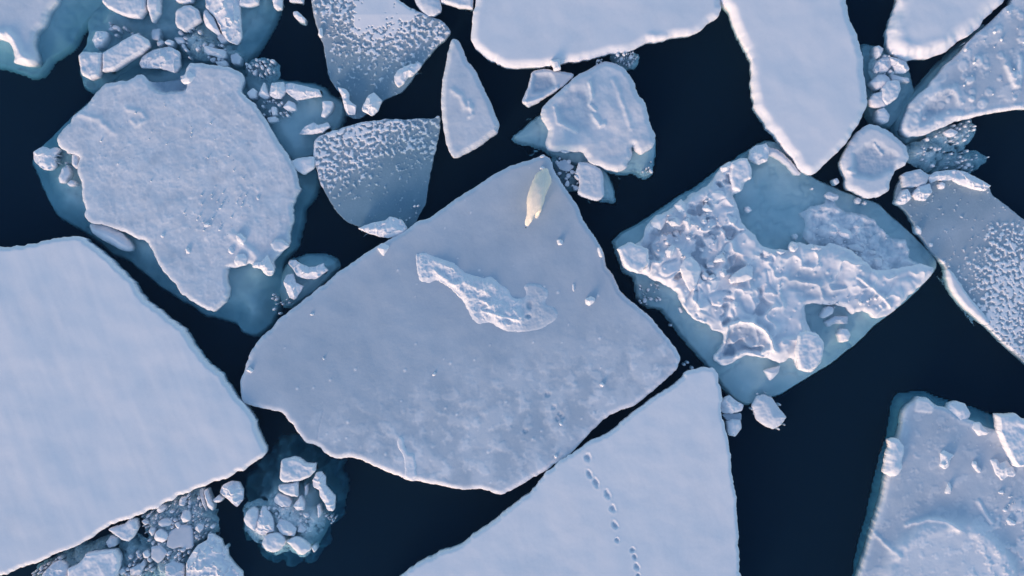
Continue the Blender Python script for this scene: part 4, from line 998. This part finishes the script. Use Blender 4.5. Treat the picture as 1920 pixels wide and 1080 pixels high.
# ---- on the bottom right floe
E = '@1640,730,4 '
G = 'loose chunks on the bottom right floe'
for s, hh, st, l in (('545,150 570,105 620,88 690,110 735,185 720,220 660,275 615,280 600,235', 0.26, 'dome', 'rounded heart-shaped chunk on the top edge of the bottom right floe'),
                     ('745,290 760,255 805,250 830,290 870,325 850,345 790,350', 0.18, 'facet', 'angular white chunk right of the heart-shaped chunk'),
                     ('110,385 150,368 195,380 232,430 230,500 215,545 220,600 180,655 130,662 75,630 90,560 100,480 120,440', 0.30, 'dome', 'tall bean-shaped chunk on the left edge of the bottom right floe'),
                     ('500,580 510,540 505,480 540,460 570,485 615,500 580,530 570,580 540,606', 0.2, 'rough', 'bright white knobbly chunk in the middle of the bottom right floe'),
                     ('740,570 745,540 775,545 782,580 815,610 805,632 775,620', 0.14, 'rough', 'small bright zigzag chunk right of the knobbly chunk'),
                     ('540,785 555,730 572,690 585,730 586,795', 0.2, 'facet', 'small white needle-shaped chunk below the knobbly chunk'),
                     ('880,530 930,525 950,560 1000,535 1050,590 1075,640 1060,665 1010,655 965,690 920,640', 0.16, 'rough', 'ring-like pale chunk with a dark hollow near the right edge'),
                     ('925,190 1000,190 1075,185 1120,220 1260,240 1260,560 1160,580 1080,590 1040,540 985,430 940,320', 0.38, 'flat', 'thick wedge-shaped block at the right edge of the picture'),
                     ('1035,530 1120,510 1160,560 1100,592 1050,580', 0.3, 'dome', 'warm-lit foot under the thick wedge-shaped block'),
                     ('990,985 1005,965 1070,1005 1060,1025 1010,1020', 0.12, 'dome', 'lower white pebble near the right edge of the bottom right floe'),
                     ('930,770 970,760 978,785 940,788', 0.08, 'dome', 'small white pebble below the ring-like chunk'),
                     ('1005,805 1018,795 1030,812 1012,820', 0.06, 'dome', 'tiny white grain below the ring-like chunk'),
                     ('965,905 985,890 1003,915 975,922', 0.08, 'dome', 'middle white pebble in the string below the ring-like chunk')):
    chunk(E + s, hh, l, style=st, group=G, snow=0.95)
bits(E + '940,690 1020,690 1120,1060 980,1060', 16, 0.9, 2.6, 'tiny white crumb in the string below the ring-like chunk', 'crumbs below the ring-like chunk', hgt=0.05, snow=1.0)
bits(E + '400,260 560,200 900,420 600,440 420,330', 12, 0.8, 2.0, 'tiny white crumb near the top of the bottom right floe', 'crumbs near the top of the bottom right floe', hgt=0.04, snow=0.85)
# ---- on the rough right floe
bits('1830,20 1930,10 1930,170 1830,190 1770,180', 26, 1.0, 3.6, 'small pale lump scattered on the rough right floe', 'small lumps on the rough right floe', hgt=0.07, snow=0.75)

# ---- cluster at lower centre left
B_ = '@430,820,4.155 '
tag(shelf_field('submerged_floe', B_ + '300,120 400,60 520,40 700,160 840,230 850,380 800,420 850,560 830,720 740,760 700,880 620,1000 450,1060 250,1000 150,860 60,800 60,640 100,520 120,350 180,240 240,180',
    z_in=-0.45, z_edge=-1.7, w=1.2, bumps=0.2, under=2, rough=0.30, snow=0.4, clumps=0.55), 'dark sunken mass of ice under the cluster in the gap below the bear floe', 'ice')
tag(shelf_field('submerged_floe', B_ + '530,370 660,400 700,520 760,600 710,760 650,860 560,780 420,760 340,700 330,500 400,460',
    z_in=-0.30, z_edge=-0.5, w=0.3, bumps=0.08, under=3, rough=0.08, snow=0.5, h=0.05), 'teal sunken core under the middle of the cluster below the bear floe', 'ice')
G = 'chunks in the cluster below the left side of the bear floe'
for s, hh, st, sn, l in (('400,180 490,155 540,165 590,205 670,210 665,270 610,320 540,345 420,360 385,330', 0.30, 'flat', 0.8, 'largest flat white block at the top of the cluster below the bear floe'),
                         ('378,376 420,370 530,352 530,470 440,455 380,415', 0.24, 'flat', 0.8, 'second flat block tucked under the largest flat block'),
                         ('640,340 670,280 710,275 745,320 740,380 820,470 815,560 800,585 760,580 740,530 700,470 690,420 645,390', 0.26, 'rough', 0.95, 'long bone-shaped white chunk on the right of the cluster'),
                         ('340,490 370,440 440,460 480,500 470,540 400,550 340,510', 0.16, 'rough', 0.75, 'crumbly brownish-white patch under the second flat block'),
                         ('490,540 550,460 575,500 580,570 520,575', 0.2, 'rough', 0.95, 'bright lump right of the crumbly patch'),
                         ('100,650 130,580 180,548 215,570 220,640 190,740 130,700', 0.26, 'dome', 0.8, 'leftmost rounded lobe of the cluster below the bear floe'),
                         ('215,640 240,550 270,545 330,640 340,740 240,775 190,745 200,680', 0.28, 'rough', 0.82, 'tall pale lump next to the leftmost lobe'),
                         ('245,830 265,780 310,755 380,750 425,790 425,840 390,890 335,908 280,890', 0.26, 'dome', 0.85, 'round disc-like lump at the bottom of the cluster'),
                         ('435,820 500,780 560,795 620,850 630,880 570,925 530,920 470,850', 0.26, 'dome', 0.88, 'pinkish oval lump right of the round disc-like lump'),
                         ('632,862 665,850 678,885 652,905', 0.2, 'facet', 0.95, 'tiny white lump right of the pinkish oval lump'),
                         ('360,700 390,640 470,670 520,720 500,780 400,765', 0.2, 'rough', 0.75, 'pale rubble lump above the round disc-like lump'),
                         ('525,740 550,670 600,720 570,750', 0.12, 'facet', 0.65, 'small dull lump above the pinkish oval lump'),
                         ('565,600 600,595 625,620 590,632', 0.12, 'dome', 0.7, 'small oval piece in the teal core of the cluster'),
                         ('680,530 700,530 715,600 690,635', 0.14, 'dome', 0.85, 'upright white oval at the right of the teal core'),
                         ('585,380 605,370 605,450 585,455', 0.08, 'dome', 0.6, 'dull upright sliver right of the second flat block'),
                         ('290,550 310,540 315,565 295,570', 0.1, 'dome', 0.8, 'tiny pebble above the tall pale lump')):
    chunk(B_ + s, hh, l, style=st, group=G, snow=sn, rest=0.0)
slush(B_ + '110,560 200,520 330,560 420,700 440,820 560,790 640,850 560,940 440,880 330,925 250,860 120,740', 'ragged white slush under the rounded lobes at the bottom of the cluster', z=-0.10, amp=0.14, snow=0.8)
slush(B_ + '330,470 480,480 560,560 660,560 720,620 700,720 640,780 560,800 470,740 330,690 280,560', 'frothy white slush packed between the chunks of the cluster below the bear floe', z=-0.03, amp=0.14, snow=0.95)
bits(B_ + '330,480 480,490 560,590 640,700 600,760 480,640 330,620', 34, 1.2, 3.8, 'tiny crumb in the middle of the cluster below the bear floe', 'crumbs in the cluster below the bear floe', hgt=0.07, snow=0.75, rest=0.0)
bits(B_ + '750,600 830,620 840,690 760,680', 8, 1.2, 3, 'faint crumb off the right side of the cluster', 'faint crumbs right of the cluster', hgt=0.02, snow=0.4, rest=0.0)

# ---- brash at the bottom left
Y_ = '@60,880,4.8 '
slush(Y_ + '0,920 140,850 300,760 330,700 470,720 650,640 660,760 780,800 860,800 900,960 900,1040 0,1040', 'dark sunken brash below the huge smooth snow floe at the bottom left', z=-0.30, amp=0.16)
slush(Y_ + '960,420 1200,300 1400,220 1500,190 1600,400 1640,560 1500,640 1450,720 1380,760 1380,1040 1080,1040 1060,850 1040,640 1000,540', 'dark brash at the bottom left around the pale sunken slab', z=-0.15, amp=0.18, snow=0.6)
slush(Y_ + '760,640 900,640 1060,700 1080,1040 740,1040', 'dark brash between the bottom left white slab and the striped chunk', z=-0.28, amp=0.16)
G = 'chunks in the brash at the bottom left'
BIG = []
for s, hh, st, sn, l in (('675,550 700,530 820,500 870,450 930,455 945,540 900,620 860,660 800,640', 0.24, 'flat', 0.78, 'smooth triangular chunk touching the huge snow floe lower edge'),
                         ('655,670 700,600 760,620 740,700 680,715', 0.16, 'facet', 0.65, 'small greyish chunk under the smooth triangular chunk'),
                         ('460,800 470,760 640,735 740,730 785,800 770,900 730,1080 300,1080 310,900 400,860', 0.28, 'flat', 0.85, 'wide white slab cut by the bottom edge at the left'),
                         ('135,890 170,850 230,825 300,860 305,920 280,1080 20,1080 80,950', 0.22, 'rough', 0.8, 'snowy lump at the far left of the bottom brash'),
                         ('1370,870 1400,800 1470,700 1560,650 1570,590 1610,600 1690,650 1700,700 1745,740 1750,800 1800,870 1880,950 1880,1080 1370,1080', 0.34, 'rough', 0.85, 'big pale peaked chunk with dark grooves at the bottom edge'),
                         ('1210,690 1230,570 1330,500 1430,510 1450,620 1450,700 1400,720 1330,700 1260,715', 0.03, 'flat', 0.38, 'pale bluish sunken slab in the middle of the bottom left brash'),
                         ('1085,620 1100,570 1140,545 1200,590 1205,640 1160,670 1100,650', 0.22, 'facet', 1.0, 'bright angular chunk on the left of the pale sunken slab'),
                         ('1070,700 1150,680 1215,750 1170,820 1130,850 1070,800', 0.06, 'flat', 0.5, 'dull blue plate below the bright angular chunk'),
                         ('980,765 1020,730 1055,775 1030,810 995,800', 0.16, 'facet', 0.85, 'small white chunk left of the dull blue plate'),
                         ('1125,490 1150,455 1210,445 1255,470 1240,510 1160,525', 0.12, 'dome', 0.7, 'oval chunk above the bright angular chunk'),
                         ('1270,495 1300,480 1325,510 1310,550', 0.16, 'facet', 1.0, 'tiny bright cube at the top of the pale sunken slab'),
                         ('1325,440 1350,380 1400,375 1415,430 1410,470 1350,490', 0.2, 'facet', 0.85, 'upright squarish chunk above the pale sunken slab'),
                         ('1535,200 1560,190 1590,270 1620,340 1605,385 1570,340 1545,270', 0.24, 'facet', 0.9, 'long slender pinkish chunk standing near the huge snow floe edge'),
                         ('1495,190 1530,180 1548,300 1565,385 1530,320', 0.10, 'facet', 0.4, 'dim slender chunk just left of the slender pinkish chunk'),
                         ('1670,220 1700,150 1780,115 1850,130 1890,200 1880,290 1830,355 1780,310 1740,270', 0.30, 'rough', 0.92, 'snowy rounded chunk right of the slender pinkish chunk'),
                         ('1615,285 1670,240 1710,262 1690,300 1650,305', 0.14, 'facet', 0.9, 'small pale chip at the lower left of the snowy rounded chunk'),
                         ('1325,260 1370,250 1395,250 1370,290 1360,340 1310,325', 0.14, 'rough', 0.7, 'small crumbly chunk below the huge snow floe edge near the slender one'),
                         ('1110,380 1130,330 1180,320 1200,350 1170,390 1130,400', 0.14, 'rough', 0.65, 'small greyish round chunk under the middle of the huge snow floe edge'),
                         ('1040,560 1060,525 1100,540 1090,580 1070,610', 0.14, 'facet', 0.75, 'small chunk touching the bright angular chunk on its left'),
                         ('1455,540 1480,500 1535,505 1530,545 1500,580', 0.14, 'facet', 0.75, 'small chunk at the right corner of the pale sunken slab'),
                         ('975,470 1010,455 1045,485 1010,510', 0.12, 'dome', 0.75, 'small bright bead between the triangular chunk and the oval chunk'),
                         ('870,900 960,860 1000,820 1010,870 960,960 880,960', 0.10, 'rough', 0.55, 'dull rubble lump below the small white chunk in the brash'),
                         ('1190,870 1260,830 1360,870 1360,960 1360,1080 1200,1080', 0.14, 'rough', 0.6, 'dull rubble lump at the bottom edge left of the big peaked chunk'),
                         ('770,920 810,890 840,930 800,960', 0.08, 'dome', 0.6, 'small teal-white bead right of the wide white slab'),
                         ('1715,710 1740,695 1752,725 1725,738', 0.14, 'dome', 0.9, 'tiny bead on the right shoulder of the big peaked chunk')):
    o = chunk(Y_ + s, hh, l, style=st, group=G, snow=sn, rest=0.0)
    BIG.append(px(Y_ + s))
bits(Y_ + '960,440 1200,310 1400,230 1480,200 1540,400 1640,480 1600,580 1500,640 1450,740 1380,780 1360,850 1200,860 1150,860 1080,700 1000,560', 95, 1.2, 4.6, 'tiny crumb in the bottom left brash around the pale sunken slab', 'crumbs in the bottom left brash', hgt=0.05, snow=0.55, rest=0.0, excl=BIG)
bits(Y_ + '860,780 960,720 1060,800 1080,950 1080,1000 800,1000', 30, 1.2, 4.2, 'tiny crumb in the brash left of the dull blue plate', 'crumbs in the bottom left brash near the plate', hgt=0.05, snow=0.55, rest=0.0, excl=BIG)
bits(Y_ + '0,920 140,850 240,800 300,860 60,960 0,1000', 16, 1.5, 5, 'tiny crumb in the brash at the far bottom left', 'crumbs at the far bottom left', hgt=0.05, snow=0.5, rest=0.0, excl=BIG)

# ---- all the crumbs: the largest ones one by one, the rest as one scatter
BITS.sort(key=lambda t: -t[0])
USED = set()
def near_label(p, r, fallback):
    cand = sorted((math.hypot(x - p[0], y - p[1]), x, y, l) for (x, y, l) in NAMED if len(l.split()) <= 11)
    for (q, x, y, l) in cand[:14]:
        if q > 240: break
        a = math.degrees(math.atan2(y - p[1], p[0] - x)) % 360
        w = ['right of', 'upper right of', 'above', 'upper left of', 'left of', 'lower left of', 'below', 'lower right of'][int(((a + 22.5) % 360) // 45)]
        for sz in (['largest', 'larger'] if r > 4 else ['small', 'smallish'] if r > 3 else ['tiny', 'very small']):
            if sz == 'largest': sz = 'sizeable'
            t = sz + ' crumb ' + ('just ' if q < 18 else '') + w + ' the ' + l
            if len(t.split()) <= 16 and t not in USED:
                USED.add(t); return t
    return fallback
for (r, kw, lab, p) in BITS[:280]:
    chunk(None, kw.pop('hgt'), near_label(p, r, lab), name='ice_fragment', cat='ice fragment', h=0.02, **kw)
COLLECT = []
for (r, kw, lab, p) in BITS[280:]:
    kw['group'] = None
    chunk(None, kw.pop('hgt'), '', name='ice_fragment', h=0.025, **kw)
cos, qs, ats, n = [], [], [], 0
for (co, q, at) in COLLECT:
    cos.append(co); qs.append(q + n); ats.append(at); n += len(co)
COLLECT = None
if n:
    tag(make_obj('ice_crumbs', M_ICE, np.concatenate(cos), np.concatenate(qs), np.concatenate(ats), np.zeros(3)),
        'finest white crumbs of ice scattered over the floes and the brash', 'ice crumbs', kind='stuff')
# ================================================================== POLAR BEAR
def bear():
    rump = world(np.array([[1026, 314]], float), 0.9)[0]; nose = world(np.array([[987, 427]], float), 0.5)[0]
    dv = nose - rump; Lb = float(np.hypot(*dv)); ux, uy = dv / Lb
    gz = 0.21
    e = bpy.data.objects.new('polar_bear', None); COL.objects.link(e)
    mid = (rump + nose) / 2
    e.location = (mid[0], mid[1], gz); e.rotation_euler = (0, 0, math.atan2(uy, ux)); e.empty_display_size = 0.5
    tag(e, 'cream-white polar bear walking with its head low, near the tip of the central floe', 'polar bear')
    k = Lb / 2.36
    # x forward, y to the bear's left, z up; origin mid-body on the ice
    V = []; Ed = []; Rr = []
    def add(p, r, par=None):
        V.append((p[0] * k, p[1] * k, p[2] * k)); Rr.append((r if isinstance(r, tuple) else (r, r)))
        if par is not None: Ed.append((par, len(V) - 1))
        return len(V) - 1
    pel = add((-0.72, 0.0, 0.80), 0.30)
    rmp = add((-0.98, 0.0, 0.78), 0.19, pel)
    tail = add((-1.15, 0.0, 0.70), 0.06, rmp)
    bel = add((-0.40, -0.03, 0.78), 0.365, pel)
    rib = add((-0.05, -0.05, 0.80), 0.34, bel)
    sho = add((0.28, -0.04, 0.86), 0.29, rib)
    nk0 = add((0.55, 0.00, 0.82), 0.18, sho)
    nk1 = add((0.75, -0.01, 0.74), 0.135, nk0)
    hd = add((0.93, -0.015, 0.66), 0.15, nk1)
    mz = add((1.05, -0.02, 0.58), 0.095, hd)
    ns = add((1.13, -0.02, 0.54), 0.07, mz)
    # hind legs
    for s, fx in ((1, -0.10), (-1, 0.10)):
        hip = add((-0.70, 0.16 * s, 0.62), 0.18, pel)
        kn = add((-0.56 + fx, 0.22 * s, 0.42), 0.14, hip)
        hk = add((-0.78 + fx, 0.21 * s, 0.20), 0.085, kn)
        pw = add((-0.70 + fx, 0.21 * s, 0.075), 0.085, hk)
        add((-0.55 + fx, 0.21 * s, 0.055), 0.075, pw)
    # fore legs: the bear's left one reaches forward
    for s, fx in ((1, 0.22), (-1, -0.16)):
        sh = add((0.30, 0.18 * s, 0.66), 0.16, sho)
        el = add((0.26 + fx * 0.5, 0.22 * s, 0.42), 0.115, sh)
        wr = add((0.30 + fx, 0.23 * s, 0.17), 0.085, el)
        pw = add((0.36 + fx, 0.23 * s, 0.065), 0.09, wr)
        add((0.48 + fx, 0.23 * s, 0.05), 0.075, pw)
    # ears
    for s in (1, -1):
        add((0.86, 0.115 * s - 0.01, 0.775), 0.035, hd)
    me = bpy.data.meshes.new('body'); me.from_pydata(V, Ed, []); me.update()
    ob = bpy.data.objects.new('body', me); COL.objects.link(ob)
    ob.modifiers.new('skin', 'SKIN')
    for i, d in enumerate(me.skin_vertices[0].data):
        d.radius = (Rr[i][0] * k, Rr[i][1] * k); d.use_root = (i == 0)
    sb = ob.modifiers.new('sub', 'SUBSURF'); sb.levels = 3; sb.render_levels = 3
    dg = bpy.context.evaluated_depsgraph_get()
    m2 = bpy.data.meshes.new_from_object(ob.evaluated_get(dg))
    bpy.data.objects.remove(ob)
    n = len(m2.vertices); co = np.empty(n * 3, np.float32); m2.vertices.foreach_get('co', co); co = co.reshape(-1, 3).astype(float)
    nr = np.array([v.normal for v in m2.vertices])
    co += nr * (0.012 * fbm(co[:, 0] * 7 + co[:, 2] * 3, co[:, 1] * 7 + co[:, 2] * 5, 1.0, 4, 77))[:, None]
    co[:, 2] = np.maximum(co[:, 2], 0.0)
    m2.vertices.foreach_set('co', co.ravel().astype(np.float32))
    m2.polygons.foreach_set('use_smooth', np.ones(len(m2.polygons), bool)); m2.update()
    m2.name = 'body'
    fur, N, L = new_mat('bear_fur')
    b = N['Principled BSDF']; b.inputs['Roughness'].default_value = 0.9; b.inputs['Specular IOR Level'].default_value = 0.1
    tc = N.new('ShaderNodeTexCoord'); mp = N.new('ShaderNodeMapping'); mp.inputs['Scale'].default_value = (4, 26, 14)
    n1 = N.new('ShaderNodeTexNoise'); n1.inputs['Scale'].default_value = 2.0; n1.inputs['Detail'].default_value = 6
    L.new(tc.outputs['Object'], mp.inputs[0]); L.new(mp.outputs[0], n1.inputs['Vector'])
    cr = N.new('ShaderNodeValToRGB'); cr.color_ramp.elements[0].position = 0.3; cr.color_ramp.elements[1].position = 0.7
    cr.color_ramp.elements[0].color = (0.82, 0.72, 0.60, 1); cr.color_ramp.elements[1].color = (0.93, 0.83, 0.71, 1)
    L.new(n1.outputs[0], cr.inputs[0]); L.new(cr.outputs[0], b.inputs['Base Color'])
    bp = N.new('ShaderNodeBump'); bp.inputs['Strength'].default_value = 0.25; bp.inputs['Distance'].default_value = 0.02
    L.new(n1.outputs[0], bp.inputs['Height']); L.new(bp.outputs[0], b.inputs['Normal'])
    m2.materials.clear(); m2.materials.append(fur)
    body = bpy.data.objects.new('body', m2); COL.objects.link(body); body.parent = e
    blk, N, L = new_mat('black_skin'); N['Principled BSDF'].inputs['Base Color'].default_value = (0.02, 0.018, 0.018, 1); N['Principled BSDF'].inputs['Roughness'].default_value = 0.4
    import bmesh
    def ball(name, p, r, sc=(1, 1, 1)):
        bm = bmesh.new(); bmesh.ops.create_icosphere(bm, subdivisions=3, radius=r * k)
        for v in bm.verts: v.co = Vector((v.co.x * sc[0], v.co.y * sc[1], v.co.z * sc[2]))
        mm = bpy.data.meshes.new(name); bm.to_mesh(mm); bm.free(); mm.materials.append(blk)
        for q in mm.polygons: q.use_smooth = True
        o = bpy.data.objects.new(name, mm); COL.objects.link(o); o.parent = e
        o.location = (p[0] * k, p[1] * k, p[2] * k)
    ball('nose', (1.20, -0.02, 0.535), 0.024, (0.9, 1.2, 0.8))
    for s in (1, -1):
        ball('eye', (1.015, 0.075 * s - 0.018, 0.668), 0.012)
bear()
